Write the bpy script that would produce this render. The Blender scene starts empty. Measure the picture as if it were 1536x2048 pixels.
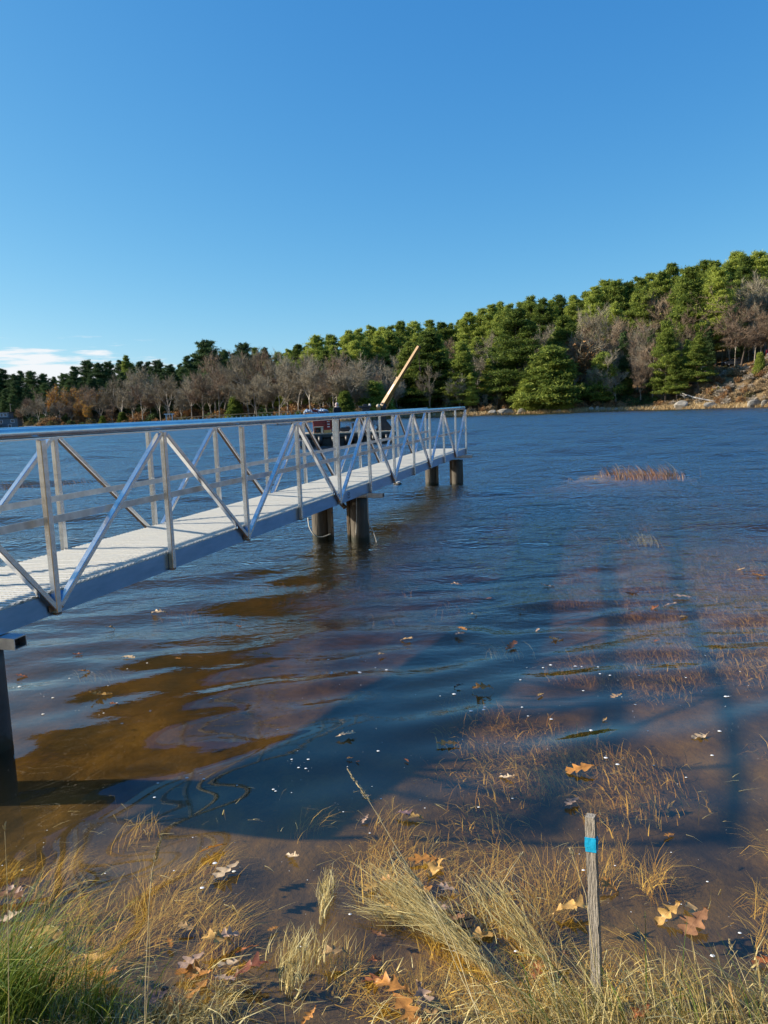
import bpy, math, random
import numpy as np
from mathutils import Vector, Matrix, Quaternion
random.seed(7)
RNG = np.random.default_rng(11)
sc = bpy.context.scene
R = math.radians
# ------------------------------------------------------------------ camera
F_PX, PITCH, ROLL, EYE = 1506.3, 0.1337, 0.0348, 2.0
fw = Vector((0, math.cos(PITCH), -math.sin(PITCH)))
up0 = Vector((0, math.sin(PITCH), math.cos(PITCH)))
rt0 = Vector((1, 0, 0))
rt = math.cos(ROLL)*rt0 - math.sin(ROLL)*up0
up = math.cos(ROLL)*up0 + math.sin(ROLL)*rt0
cam_d = bpy.data.cameras.new('camera')
cam = bpy.data.objects.new('camera', cam_d)
sc.collection.objects.link(cam)
sc.camera = cam
cam_d.sensor_fit = 'VERTICAL'
cam_d.sensor_height = 24
cam_d.lens = F_PX/2048*24
cam_d.clip_start = .05
cam_d.clip_end = 4000
m3 = Matrix((rt, up, -fw)).transposed()
cam.matrix_world = Matrix.Translation((0, 0, EYE)) @ m3.to_4x4()
# ------------------------------------------------------------------ light
SUN_EL, SUN_AZ = 26.5, 276.0            # azimuth clockwise from +Y
world = bpy.data.worlds.new('World')
sc.world = world
world.use_nodes = True
nt = world.node_tree
nt.nodes.clear()
def N(nt, t, **k):
    n = nt.nodes.new(t)
    for a, v in k.items():
        if a.startswith('i_'): n.inputs[a[2:].replace('_', ' ')].default_value = v
        else: setattr(n, a, v)
    return n
sky = N(nt, 'ShaderNodeTexSky', sky_type='NISHITA')
sky.sun_disc = False
sky.sun_elevation = R(SUN_EL)
sky.sun_rotation = R(SUN_AZ)
sky.altitude = 0
sky.air_density = 0.8
sky.dust_density = 0.5
sky.ozone_density = 1.5
# camera-like colour grade of the whole sky dome (deeper blue, softer towards the horizon)
GAIN = 10.0/2**0.75
spc = N(nt, 'ShaderNodeSeparateColor'); cmb = N(nt, 'ShaderNodeCombineColor')
nt.links.new(sky.outputs[0], spc.inputs[0])
for i_, (g_, p_) in enumerate(((1.32, 1.33), (1.17, .80), (1.11, .43))):
    m1 = nt.nodes.new('ShaderNodeMath'); m1.operation = 'MULTIPLY'; m1.inputs[1].default_value = .1; nt.links.new(spc.outputs[i_], m1.inputs[0])
    m2 = nt.nodes.new('ShaderNodeMath'); m2.operation = 'POWER'; m2.inputs[1].default_value = p_; nt.links.new(m1.outputs[0], m2.inputs[0])
    m3 = nt.nodes.new('ShaderNodeMath'); m3.operation = 'MULTIPLY'; m3.inputs[1].default_value = g_*GAIN; nt.links.new(m2.outputs[0], m3.inputs[0])
    nt.links.new(m3.outputs[0], cmb.inputs[i_])
hsv = cmb
bg = N(nt, 'ShaderNodeBackground')
bg.inputs['Strength'].default_value = 0.1
wo = N(nt, 'ShaderNodeOutputWorld')
# low cumulus bank over the left part of the horizon
tc = N(nt, 'ShaderNodeTexCoord')
sep = N(nt, 'ShaderNodeSeparateXYZ')
nt.links.new(tc.outputs['Generated'], sep.inputs[0])
def M(nt, op, a, b=None, c=None, clamp=False):
    n = nt.nodes.new('ShaderNodeMath'); n.operation = op; n.use_clamp = clamp
    for i, v in enumerate((a, b, c)):
        if v is None: continue
        if isinstance(v, (int, float)): n.inputs[i].default_value = v
        else: nt.links.new(v, n.inputs[i])
    return n.outputs[0]
def MR(nt, v, a, b, c=0, d=1, smooth=True):
    n = nt.nodes.new('ShaderNodeMapRange')
    if smooth: n.interpolation_type = 'SMOOTHSTEP'
    nt.links.new(v, n.inputs[0])
    for i, q in enumerate((a, b, c, d)): n.inputs[i+1].default_value = q
    return n.outputs[0]
az = M(nt, 'ARCTAN2', sep.outputs[0], sep.outputs[1])
cv = N(nt, 'ShaderNodeCombineXYZ')
nt.links.new(M(nt, 'MULTIPLY', az, 5.0), cv.inputs[0])
nt.links.new(M(nt, 'MULTIPLY', sep.outputs[2], 42.0), cv.inputs[1])
nz = N(nt, 'ShaderNodeTexNoise')
nz.inputs['Scale'].default_value = 1.5
nz.inputs['Detail'].default_value = 7
nz.inputs['Roughness'].default_value = .55
nt.links.new(cv.outputs[0], nz.inputs['Vector'])
lo = MR(nt, sep.outputs[2], 0.112, 0.045)
azm = MR(nt, az, -0.13, -0.42)
dens = M(nt, 'ADD', M(nt, 'MULTIPLY', nz.outputs[0], 1.0), M(nt, 'MULTIPLY', M(nt, 'MULTIPLY', lo, azm), .36))
dens = M(nt, 'MULTIPLY', MR(nt, dens, .62, .72), M(nt, 'MULTIPLY', MR(nt, sep.outputs[2], .118, .085), MR(nt, az, -.1, -.24)))
mx = N(nt, 'ShaderNodeMix', data_type='RGBA')
nt.links.new(M(nt, 'MULTIPLY', dens, .97), mx.inputs['Factor'])
nt.links.new(hsv.outputs[0], mx.inputs[6])
mx.inputs[7].default_value = (5.4, 5.6, 5.8, 1)
nt.links.new(mx.outputs[2], bg.inputs['Color'])
nt.links.new(bg.outputs[0], wo.inputs[0])
sd = bpy.data.lights.new('sun', 'SUN')
sd.energy = 5.0
sd.angle = R(1.1)
sd.color = (1, .90, .74)
so = bpy.data.objects.new('sun', sd)
sc.collection.objects.link(so)
sun_dir = Vector((math.sin(R(SUN_AZ))*math.cos(R(SUN_EL)), math.cos(R(SUN_AZ))*math.cos(R(SUN_EL)), math.sin(R(SUN_EL))))
so.rotation_euler = sun_dir.to_track_quat('Z', 'Y').to_euler()
so.location = (0, 0, 60)
sc.view_settings.view_transform = 'Standard'
sc.view_settings.look = 'None'
sc.view_settings.exposure = 0.75
sc.view_settings.gamma = 1
sc.render.engine = 'CYCLES'
sc.cycles.max_bounces = 8
sc.cycles.transparent_max_bounces = 16
sc.cycles.caustics_reflective = False
sc.cycles.caustics_refractive = False
# ------------------------------------------------------------------ helpers
col = sc.collection
def ray(px, py):
    return fw + rt*((px-768)/F_PX) - up*((py-1024)/F_PX)
def at(px, py, z=0.0):
    d = ray(px, py); t = (z-EYE)/d.z
    return Vector((0, 0, EYE)) + d*t
def atY(px, py, Y):
    d = ray(px, py); return Vector((0, 0, EYE)) + d*(Y/d.y)
def horizon(px):
    return 1024 - F_PX*math.tan(PITCH)/math.cos(ROLL) - math.tan(ROLL)*(px-768)
def tag(o, label=None, cat=None, group=None, kind=None):
    if label: o['label'] = label
    if cat: o['category'] = cat
    if group: o['group'] = group
    if kind: o['kind'] = kind
    return o
def empty(name, loc=(0, 0, 0), rz=0, **k):
    o = bpy.data.objects.new(name, None)
    col.objects.link(o); o.location = loc; o.rotation_euler = (0, 0, rz)
    o.empty_display_size = .1
    return tag(o, **k)
class MB:
    def __init__(s): s.v = []; s.f = []; s.m = []; s.smooth = False
    def add(s, vs, fs, m=0):
        b = len(s.v); s.v += [tuple(v) for v in vs]; s.f += [tuple(i+b for i in f) for f in fs]; s.m += [m]*len(fs)
    def box(s, c, size, rot=None, m=0, bev=0):
        hx, hy, hz = [q/2 for q in size]
        if bev:
            b = bev; vs = []
            prof = [(-hx+b, -hy), (hx-b, -hy), (hx, -hy+b), (hx, hy-b), (hx-b, hy), (-hx+b, hy), (-hx, hy-b), (-hx, -hy+b)]
            for z, k in ((-hz, b), (-hz+b, 0), (hz-b, 0), (hz, b)):
                for x, y in prof:
                    vs.append((x-math.copysign(min(k, abs(x)), x), y-math.copysign(min(k, abs(y)), y), z))
            fs = [tuple(range(7, -1, -1)), tuple(range(24, 32))]
            for r in range(3):
                for i in range(8):
                    j = (i+1) % 8; fs.append((r*8+i, r*8+j, r*8+8+j, r*8+8+i))
        else:
            vs = [(x, y, z) for z in (-hz, hz) for x, y in ((-hx, -hy), (hx, -hy), (hx, hy), (-hx, hy))]
            fs = [(3, 2, 1, 0), (4, 5, 6, 7), (0, 1, 5, 4), (1, 2, 6, 5), (2, 3, 7, 6), (3, 0, 4, 7)]
        vs = [Vector(v) for v in vs]
        if rot is not None: vs = [rot @ v for v in vs]
        c = Vector(c)
        s.add([v+c for v in vs], fs, m)
    def beam(s, p, q, w, h, upv=(0, 0, 1), m=0, bev=0):
        p = Vector(p); q = Vector(q); d = (q-p); L = d.length; d.normalize()
        upv = Vector(upv); x = d.cross(upv)
        if x.length < 1e-4: x = d.orthogonal()
        x.normalize(); z = x.cross(d).normalized()
        rot = Matrix((x, d, z)).transposed()
        s.box((p+q)/2, (w, L, h), rot, m, bev)
    def tube(s, pts, rad, n=8, m=0, caps=True):
        pts = [Vector(p) for p in pts]
        if isinstance(rad, (int, float)): rad = [rad]*len(pts)
        vs = []; prev = None
        for i, p in enumerate(pts):
            d = (pts[min(i+1, len(pts)-1)]-pts[max(i-1, 0)]).normalized()
            if prev is None: a = d.orthogonal().normalized()
            else: a = (prev-d*prev.dot(d)).normalized()
            prev = a; b = d.cross(a)
            for k in range(n):
                t = 2*math.pi*k/n
                vs.append(p+(a*math.cos(t)+b*math.sin(t))*rad[i])
        fs = []
        for i in range(len(pts)-1):
            for k in range(n):
                j = (k+1) % n
                fs.append((i*n+k, i*n+j, (i+1)*n+j, (i+1)*n+k))
        if caps:
            fs.append(tuple(range(n-1, -1, -1))); fs.append(tuple((len(pts)-1)*n+k for k in range(n)))
        s.add(vs, fs, m)
    def prism(s, poly, y0, y1, rot=None, off=(0, 0, 0), m=0):
        n = len(poly); off = Vector(off)
        vs = [Vector((x, y0, z)) for x, z in poly]+[Vector((x, y1, z)) for x, z in poly]
        if rot is not None: vs = [rot @ v for v in vs]
        fs = [tuple(range(n)), tuple(range(2*n-1, n-1, -1))]+[(i, n+i, n+(i+1) % n, (i+1) % n) for i in range(n)]
        s.add([v+off for v in vs], fs, m)
    def mesh(s, name, mats, smooth=None):
        me = bpy.data.meshes.new(name)
        me.from_pydata(s.v, [], s.f)
        for mt in (mats if isinstance(mats, (list, tuple)) else [mats]): me.materials.append(mt)
        if any(s.m): me.polygons.foreach_set('material_index', s.m)
        if smooth if smooth is not None else s.smooth:
            me.polygons.foreach_set('use_smooth', [True]*len(s.f))
        me.update()
        return me
    def build(s, name, mats, parent=None, loc=None, smooth=None, **k):
        o = bpy.data.objects.new(name, s.mesh(name, mats, smooth))
        col.objects.link(o)
        if parent: o.parent = parent
        if loc is not None: o.location = loc
        return tag(o, **k)
def np_mesh(name, V, Fq, mats, smooth=False):
    """V (n,3); Fq (m,k) uniform polygons"""
    me = bpy.data.meshes.new(name)
    V = np.asarray(V, dtype=np.float32); Fq = np.asarray(Fq, dtype=np.int32)
    m, k = Fq.shape
    me.vertices.add(len(V)); me.vertices.foreach_set('co', V.ravel())
    me.loops.add(m*k); me.loops.foreach_set('vertex_index', Fq.ravel())
    me.polygons.add(m); me.polygons.foreach_set('loop_start', np.arange(0, m*k, k, dtype=np.int32))
    try: me.polygons.foreach_set('loop_total', np.full(m, k, dtype=np.int32))
    except Exception: pass
    if smooth: me.polygons.foreach_set('use_smooth', np.ones(m, dtype=bool))
    for mt in (mats if isinstance(mats, (list, tuple)) else [mats]): me.materials.append(mt)
    me.update(calc_edges=True)
    return me
def np_obj(name, me, parent=None, **k):
    o = bpy.data.objects.new(name, me); col.objects.link(o)
    if parent: o.parent = parent
    return tag(o, **k)
def vnoise(x, y, seed=0):
    x = np.asarray(x, float); y = np.asarray(y, float)
    xi = np.floor(x).astype(np.int64); yi = np.floor(y).astype(np.int64)
    fx = x-xi; fy = y-yi; fx = fx*fx*(3-2*fx); fy = fy*fy*(3-2*fy)
    def h(a, b):
        n = (a*374761393+b*668265263+seed*1442695041) & 0x7fffffff
        n = ((n ^ (n >> 13))*1274126177) & 0x7fffffff
        return ((n ^ (n >> 16)) & 0xffff)/65535.0
    return (h(xi, yi)*(1-fx)+h(xi+1, yi)*fx)*(1-fy)+(h(xi, yi+1)*(1-fx)+h(xi+1, yi+1)*fx)*fy
def fbm(x, y, seed=0, o=4):
    s = 0; a = .5
    for i in range(o): s = s+a*vnoise(np.asarray(x)*2**i, np.asarray(y)*2**i, seed+i); a *= .5
    return s
def sstep(t): t = np.clip(t, 0, 1); return t*t*(3-2*t)
# ------------------------------------------------------------------ materials
def mat(name, base=(.5, .5, .5), rough=.6, metal=0, ramp=None, scale=5, detail=5, bump=0, bscale=30, stretch=(1, 1, 1), coords='Object', island=None, objrand=0, spec=None, transl=None, objcolor=False):
    m = bpy.data.materials.new(name); m.use_nodes = True
    nt = m.node_tree; p = nt.nodes['Principled BSDF']
    p.inputs['Base Color'].default_value = (*base, 1)
    p.inputs['Roughness'].default_value = rough
    p.inputs['Metallic'].default_value = metal
    if spec is not None: p.inputs['Specular IOR Level'].default_value = spec
    tc = nt.nodes.new('ShaderNodeTexCoord'); mp = nt.nodes.new('ShaderNodeMapping')
    mp.inputs['Scale'].default_value = stretch
    nt.links.new(tc.outputs[coords], mp.inputs[0])
    cur = None
    if ramp:
        n = nt.nodes.new('ShaderNodeTexNoise'); n.inputs['Scale'].default_value = scale; n.inputs['Detail'].default_value = detail
        n.inputs['Roughness'].default_value = .62
        nt.links.new(mp.outputs[0], n.inputs[0])
        fac = n.outputs[0]
        if island:
            g = nt.nodes.new('ShaderNodeNewGeometry')
            fac = M(nt, 'ADD', M(nt, 'MULTIPLY', fac, 1-island), M(nt, 'MULTIPLY', g.outputs['Random Per Island'], island))
        if objrand:
            oi = nt.nodes.new('ShaderNodeObjectInfo')
            fac = M(nt, 'ADD', fac, M(nt, 'MULTIPLY', M(nt, 'SUBTRACT', oi.outputs['Random'], .5), objrand))
        cr = nt.nodes.new('ShaderNodeValToRGB')
        els = cr.color_ramp.elements
        while len(els) < len(ramp): els.new(.5)
        for e, (pos, c) in zip(els, ramp): e.position = pos; e.color = (*c, 1)
        nt.links.new(fac, cr.inputs[0]); cur = cr.outputs[0]
        if objcolor:
            oi = nt.nodes.new('ShaderNodeObjectInfo')
            mm = nt.nodes.new('ShaderNodeMix'); mm.data_type = 'RGBA'; mm.blend_type = 'MULTIPLY'; mm.inputs[0].default_value = 1
            nt.links.new(cur, mm.inputs[6]); nt.links.new(oi.outputs['Color'], mm.inputs[7]); cur = mm.outputs[2]
        nt.links.new(cur, p.inputs['Base Color'])
    if bump:
        n2 = nt.nodes.new('ShaderNodeTexNoise'); n2.inputs['Scale'].default_value = bscale; n2.inputs['Detail'].default_value = 4
        nt.links.new(mp.outputs[0], n2.inputs[0])
        b = nt.nodes.new('ShaderNodeBump'); b.inputs['Strength'].default_value = bump; b.inputs['Distance'].default_value = .02
        nt.links.new(n2.outputs[0], b.inputs['Height']); nt.links.new(b.outputs[0], p.inputs['Normal'])
    if transl:
        out = [n for n in nt.nodes if n.type == 'OUTPUT_MATERIAL'][0]
        t = nt.nodes.new('ShaderNodeBsdfTranslucent')
        if cur: nt.links.new(cur, t.inputs[0])
        else: t.inputs[0].default_value = (*base, 1)
        ms = nt.nodes.new('ShaderNodeMixShader'); ms.inputs[0].default_value = transl
        nt.links.new(p.outputs[0], ms.inputs[1]); nt.links.new(t.outputs[0], ms.inputs[2]); nt.links.new(ms.outputs[0], out.inputs[0])
    return m
alu = mat('aluminium', metal=1.0, rough=.27, ramp=[(.3, (.60, .60, .60)), (.5, (.74, .74, .73)), (.7, (.82, .82, .81))], scale=6, stretch=(1, 1, 4), bump=.06, bscale=60)
chord_m = mat('sky_tinted_channel', metal=.95, rough=.3, ramp=[(.3, (.19, .36, .58)), (.7, (.27, .46, .70))], scale=4, stretch=(1, 1, 4), bump=.05, bscale=50)  # aluminium channel; blue of reflected sky and water put into the base colour
alu_dull = mat('aluminium_dull', metal=.9, rough=.36, ramp=[(.35, (.5, .5, .5)), (.65, (.72, .71, .69))], scale=9, bump=.08, bscale=40)
weld = mat('weld_heat_stain', metal=.5, rough=.5, ramp=[(.3, (.16, .11, .08)), (.7, (.36, .28, .22))], scale=40)
deckm = mat('deck_plank', metal=.15, rough=.55, ramp=[(.3, (.66, .64, .58)), (.7, (.72, .69, .61))], scale=14, bump=.25, bscale=55, stretch=(1, 3, 1), objrand=.12)
pile_m = mat('tarred_pile', rough=.75, ramp=[(.2, (.030, .025, .02)), (.55, (.095, .08, .06)), (.8, (.22, .185, .14))], scale=3, stretch=(3, 3, .35), bump=.6, bscale=9)
steel_m = mat('dark_steel_pile', rough=.55, ramp=[(.3, (.035, .04, .045)), (.7, (.075, .08, .085))], scale=5, bump=.25, bscale=25)
wood_m = mat('bracing_wood', rough=.8, ramp=[(.3, (.12, .085, .055)), (.7, (.34, .26, .18))], scale=6, stretch=(4, 4, .5), bump=.5, bscale=18)
for m_ in (pile_m, wood_m, steel_m):
    nt_ = m_.node_tree; p_ = nt_.nodes['Principled BSDF']; src_ = p_.inputs['Base Color'].links[0].from_socket
    g_ = nt_.nodes.new('ShaderNodeNewGeometry'); s_ = nt_.nodes.new('ShaderNodeSeparateXYZ'); nt_.links.new(g_.outputs['Position'], s_.inputs[0])
    n_ = nt_.nodes.new('ShaderNodeTexNoise'); n_.inputs['Scale'].default_value = 9; nt_.links.new(g_.outputs['Position'], n_.inputs[0])
    f_ = MR(nt_, M(nt_, 'ADD', s_.outputs[2], M(nt_, 'MULTIPLY', n_.outputs[0], .16)), .20, .13)
    q_ = nt_.nodes.new('ShaderNodeMix'); q_.data_type = 'RGBA'; nt_.links.new(f_, q_.inputs[0]); nt_.links.new(src_, q_.inputs[6]); q_.inputs[7].default_value = (.022, .024, .012, 1); nt_.links.new(q_.outputs[2], p_.inputs['Base Color'])
rope_m = mat('pale_rope', rough=.85, ramp=[(.3, (.5, .47, .4)), (.7, (.72, .7, .62))], scale=60)
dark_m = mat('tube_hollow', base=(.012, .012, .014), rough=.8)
ink_m = mat('plate_ink', base=(.04, .06, .12), rough=.6)
# ------------------------------------------------------------------ ground
SH = [(-400, 862), (-200, 860), (0, 859.5), (110, 856.5), (220, 852.5), (350, 849.5), (500, 846), (682, 843), (805, 836), (960, 831), (1018, 829), (1150, 825), (1300, 820), (1420, 817), (1536, 814), (1700, 812)]
TH = []; DD = []
for px, py in SH:
    p = at(px, py, 0); TH.append(math.atan2(p.x, p.y)); DD.append(math.hypot(p.x, p.y))
TH = [-math.pi, R(-100), R(-60)]+TH+[R(50), R(70), R(100), math.pi]
DD = [260, 260, 300]+DD+[120, 110, 110, 110]
def D_of(th): return np.interp(th, TH, DD)
def px_of(th): return 768+F_PX*np.tan(np.clip(th, -1.2, 1.2))*1.0
BX = [(-2000, .8), (0, .8), (700, 1.0), (900, 1.4), (1100, 2.2), (1250, 3.6), (1340, 4.6), (1400, 7.6), (1540, 9.6), (3000, 10)]
HX = [(-2000, 6), (0, 6), (480, 6.5), (640, 7), (800, 8.5), (1000, 12.5), (1300, 17), (1536, 20), (3000, 22)]
def shore(x): return 2.12+.22*(fbm(np.asarray(x)*.9+3, np.asarray(x)*0+5, 3)-.5)+.002*np.abs(x)
def ground_z(x, y):
    x = np.asarray(x, float); y = np.asarray(y, float)
    r = np.hypot(x, y); th = np.arctan2(x, y)
    D = D_of(th); t = r-D; px = px_of(th)
    d = y-shore(x)
    k = 1-.45*sstep((x-1.2)/2.5)                      # the bed stays shallower on the right
    bed = -(np.interp(d, [0, .4, 1.2, 3, 6, 10, 18, 32, 60], [0, .06, .17, .40, .62, .82, 1.2, 2.2, 3.4])*k)
    bed = bed+(.06*(fbm(x*1.1, y*1.1, 9)-.5))*np.clip(d/1.0, 0, 1)
    mound = .75*np.exp(-(((x-6.8)/2.6)**2+((y-21)/1.2)**2))
    bed = np.minimum(bed+mound, np.where(d > 1, -.03, 0.02))
    bed = np.maximum(bed, -np.clip(-t*.12, .0, 3.2))
    near = np.clip(-d*.165, 0, .5)+np.clip((-d-3)*.2, 0, 4.5)+.03*(fbm(x*2, y*2, 4)-.5)*np.clip(-d*3, 0, 1)
    B = np.interp(px, *zip(*BX)); H = np.interp(px, *zip(*HX))
    far = .35*sstep(t/1.5)+B*sstep(t/20)+(H-B)*sstep((t-14)/75)+.6*(fbm(x*.12, y*.12, 2)-.5)*np.clip(t/10, 0, 1)
    far = far+np.clip((t-70)*.11, 0, 16)*np.clip(H/16, .45, 1)
    z = np.where(t > 0, far, bed)
    z = np.where(d < 0, np.maximum(near, np.where(t > 0, .8, 0)), z)
    return z
def gz(x, y): return float(ground_z(x, y))
angs = np.unique(np.concatenate([np.arange(-180, -40, 2.5), np.arange(-40, 40, .3), np.arange(40, 180, 2.5)]))*math.pi/180
nj = 210
tt = np.array([0, .4, .9, 1.5, 2.3, 3.5, 5, 7, 9, 11, 13, 16, 19, 22, 26, 30, 35, 42, 50, 60, 72, 85, 100, 130, 200, 400, 900, 1800])
G = []
for a_ in angs:
    D = float(D_of(a_)); rr = np.concatenate([.4*(D/.4)**(np.arange(nj)/nj), D+tt])
    x = rr*np.sin(a_); y = rr*np.cos(a_)
    G.append(np.stack([x, y, ground_z(x, y)], 1))
G = np.array(G); na, nr = G.shape[:2]
idx = np.arange(na*nr).reshape(na, nr)
i0 = idx; i1 = np.roll(idx, -1, axis=0)
Q = np.stack([i0[:, :-1], i0[:, 1:], i1[:, 1:], i1[:, :-1]], -1).reshape(-1, 4)
Vg = np.concatenate([G.reshape(-1, 3), [[0, 0, gz(0, 0)]]])
gm = bpy.data.materials.new('ground_cover'); gm.use_nodes = True
g_nt = gm.node_tree; p = g_nt.nodes['Principled BSDF']; p.inputs['Roughness'].default_value = .9
tcg = g_nt.nodes.new('ShaderNodeNewGeometry'); sp = g_nt.nodes.new('ShaderNodeSeparateXYZ'); g_nt.links.new(tcg.outputs['Position'], sp.inputs[0])
def noise_ramp(nt, src, scale, ramp, detail=6, stretch=None, rough=.6):
    n = nt.nodes.new('ShaderNodeTexNoise'); n.inputs['Scale'].default_value = scale; n.inputs['Detail'].default_value = detail; n.inputs['Roughness'].default_value = rough
    if stretch:
        mp = nt.nodes.new('ShaderNodeMapping'); mp.inputs['Scale'].default_value = stretch; nt.links.new(src, mp.inputs[0]); src = mp.outputs[0]
    nt.links.new(src, n.inputs[0]); cr = nt.nodes.new('ShaderNodeValToRGB'); els = cr.color_ramp.elements
    while len(els) < len(ramp): els.new(.5)
    for e, (pos, c) in zip(els, ramp): e.position = pos; e.color = (*c, 1)
    nt.links.new(n.outputs[0], cr.inputs[0]); return cr.outputs[0], n.outputs[0]
mud, mudf = noise_ramp(g_nt, tcg.outputs['Position'], 1.6, [(.34, (.026, .015, .004)), (.45, (.085, .050, .011)), (.55, (.185, .108, .020)), (.70, (.32, .20, .045))], 9, (1, .6, 1), .7)
litter, lf = noise_ramp(g_nt, tcg.outputs['Position'], .35, [(.3, (.06, .036, .016)), (.5, (.17, .11, .05)), (.7, (.32, .23, .11))], 10, None, .75)
marsh, mf = noise_ramp(g_nt, tcg.outputs['Position'], .6, [(.3, (.26, .17, .075)), (.7, (.44, .32, .16))], 8, None, .7)
def mixc(nt, f, a, b):
    n = nt.nodes.new('ShaderNodeMix'); n.data_type = 'RGBA'; nt.links.new(f, n.inputs[0]); nt.links.new(a, n.inputs[6]); nt.links.new(b, n.inputs[7]); return n.outputs[2]
ln = g_nt.nodes.new('ShaderNodeVectorMath'); ln.operation = 'LENGTH'; g_nt.links.new(tcg.outputs['Position'], ln.inputs[0])
landc = mixc(g_nt, MR(g_nt, sp.outputs[2], .5, 1.5), marsh, litter)
farf = MR(g_nt, ln.outputs['Value'], 60, 90)
g_nt.links.new(mixc(g_nt, M(g_nt, 'MULTIPLY', farf, MR(g_nt, sp.outputs[2], .02, .12)), mud, landc), p.inputs['Base Color'])
bp = g_nt.nodes.new('ShaderNodeBump'); bp.inputs['Strength'].default_value = .8; bp.inputs['Distance'].default_value = .05
g_nt.links.new(mudf, bp.inputs['Height']); g_nt.links.new(bp.outputs[0], p.inputs['Normal'])
# centre fan as quads with a doubled vertex is avoided: close the hole with one polygon
me = np_mesh('ground', Vg, Q, gm, True)
ground = np_obj('ground', me, kind='structure')
hole = MB(); ring = G[:, 0, :]
hole.add([tuple(v) for v in ring], [tuple(range(len(ring)))])
hole.build('ground', gm, kind='structure')
# ------------------------------------------------------------------ water
WAVES = []
for i in range(26):
    lam = .32*(1.115**i)*(1+.1*random.random()) if i < 16 else 1.2+.25*(i-16)
    ang = R(-90+random.gauss(6, 22)); kx = math.cos(ang)*2*math.pi/lam; ky = math.sin(ang)*2*math.pi/lam
    WAVES.append((kx, ky, random.random()*6.28, 0.0125*lam*(.68 if i < 16 else .24), lam))
WFAR = []
for i in range(15):
    lam = .9*1.17**i; ang = R(-90+random.gauss(0, 38))
    WFAR.append((math.cos(ang)*2*math.pi/lam, math.sin(ang)*2*math.pi/lam, random.random()*6.28, .055*lam/6.283, lam))
def wave(x, y):
    x = np.asarray(x, float); y = np.asarray(y, float)
    s = np.zeros(np.broadcast(x, y).shape)
    wx = x+.5*vnoise(x*.35, y*.35, 21); wy = y+.55*vnoise(x*.4+7, y*.4, 22)
    for n, (kx, ky, ph, A, lam) in enumerate(WAVES):
        amp = .25+1.5*vnoise(x*.22+n*3.1, y*.22-n*1.7, 30+n)**1.5
        fade = np.clip((lam*28-y)/(lam*12)+.0, 0, 1)
        s = s+A*amp*fade*np.sin(kx*wx+ky*wy+ph)
    fs_ = np.zeros(s.shape)
    for n, (kx, ky, ph, A, lam) in enumerate(WFAR):
        fs_ = fs_+A*np.clip((lam*30-y)/(lam*12), 0, 1)*(.5+vnoise(x*.07+n*2, y*.07-n, 50+n))*np.sin(kx*wx+ky*wy+ph)
    s = s+fs_*sstep((y-9)/22)
    g = np.interp(y, [1.5, 3, 4.2, 6.5, 9, 60], [.06, .14, .40, .85, 1.0, 1.0])
    return s*g
rows = 1.2*np.exp(np.arange(0, 620)*.0093); rows = rows[rows < 420]
us = np.linspace(-1, 1, 560)
X = us[None, :]*(rows[:, None]*.75+1.6); Y = np.repeat(rows[:, None], len(us), 1)
# side skirts so that the sheet is wide everywhere
X[:, 0] -= 260; X[:, -1] += 260
Z = wave(X, Y)
Z[:, 0] = 0; Z[:, -1] = 0; Z[0, :] = 0; Z[-1, :] = 0
nrw, ncw = X.shape
V = np.stack([X, Y, Z], -1).reshape(-1, 3)
idx = np.arange(nrw*ncw).reshape(nrw, ncw)
Qt = np.stack([idx[:-1, :-1], idx[:-1, 1:], idx[1:, 1:], idx[1:, :-1]], -1).reshape(-1, 4)
# bottom rim: closed body
rim = np.concatenate([idx[0, :], idx[1:, -1], idx[-1, -2::-1], idx[-2:0:-1, 0]])
Vb = V[rim].copy(); Vb[:, 2] = -5
nb = len(V); rb = np.arange(len(rim))+nb
Qs = np.stack([rim, rb, np.roll(rb, -1), np.roll(rim, -1)], -1)
bot = MB()
wm = bpy.data.materials.new('pond_water'); wm.use_nodes = True
w_nt = wm.node_tree; w_nt.nodes.clear()
out = w_nt.nodes.new('ShaderNodeOutputMaterial')
tr = w_nt.nodes.new('ShaderNodeBsdfTransparent'); tr.inputs[0].default_value = (.93, .90, .84, 1)
gl = w_nt.nodes.new('ShaderNodeBsdfGlossy'); gl.inputs['Roughness'].default_value = .02; gl.inputs['Color'].default_value = (1, 1, 1, 1)
fr = w_nt.nodes.new('ShaderNodeFresnel'); fr.inputs[0].default_value = 1.333
ms = w_nt.nodes.new('ShaderNodeMixShader')
ge = w_nt.nodes.new('ShaderNodeNewGeometry'); s2 = w_nt.nodes.new('ShaderNodeSeparateXYZ'); w_nt.links.new(ge.outputs['Position'], s2.inputs[0])
def wn(scale, stretch, rot, detail=2, rough=.5):
    mp = w_nt.nodes.new('ShaderNodeMapping'); mp.inputs['Scale'].default_value = stretch; mp.inputs['Rotation'].default_value = (0, 0, rot)
    w_nt.links.new(ge.outputs['Position'], mp.inputs[0])
    n = w_nt.nodes.new('ShaderNodeTexNoise'); n.inputs['Scale'].default_value = scale; n.inputs['Detail'].default_value = detail; n.inputs['Roughness'].default_value = rough
    n.inputs['Distortion'].default_value = .3
    w_nt.links.new(mp.outputs[0], n.inputs[0]); return n.outputs[0]
fine = M(w_nt, 'ADD', M(w_nt, 'ADD', wn(7.0, (.5, 1.0, 1), R(8), 3), M(w_nt, 'MULTIPLY', wn(17.0, (.6, 1.0, 1), R(-5), 3), .6)), M(w_nt, 'MULTIPLY', wn(3.0, (.42, 1.0, 1), R(-14), 3), 1.4))
b1 = w_nt.nodes.new('ShaderNodeBump'); b1.inputs['Distance'].default_value = .09
w_nt.links.new(fine, b1.inputs['Height'])
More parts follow.
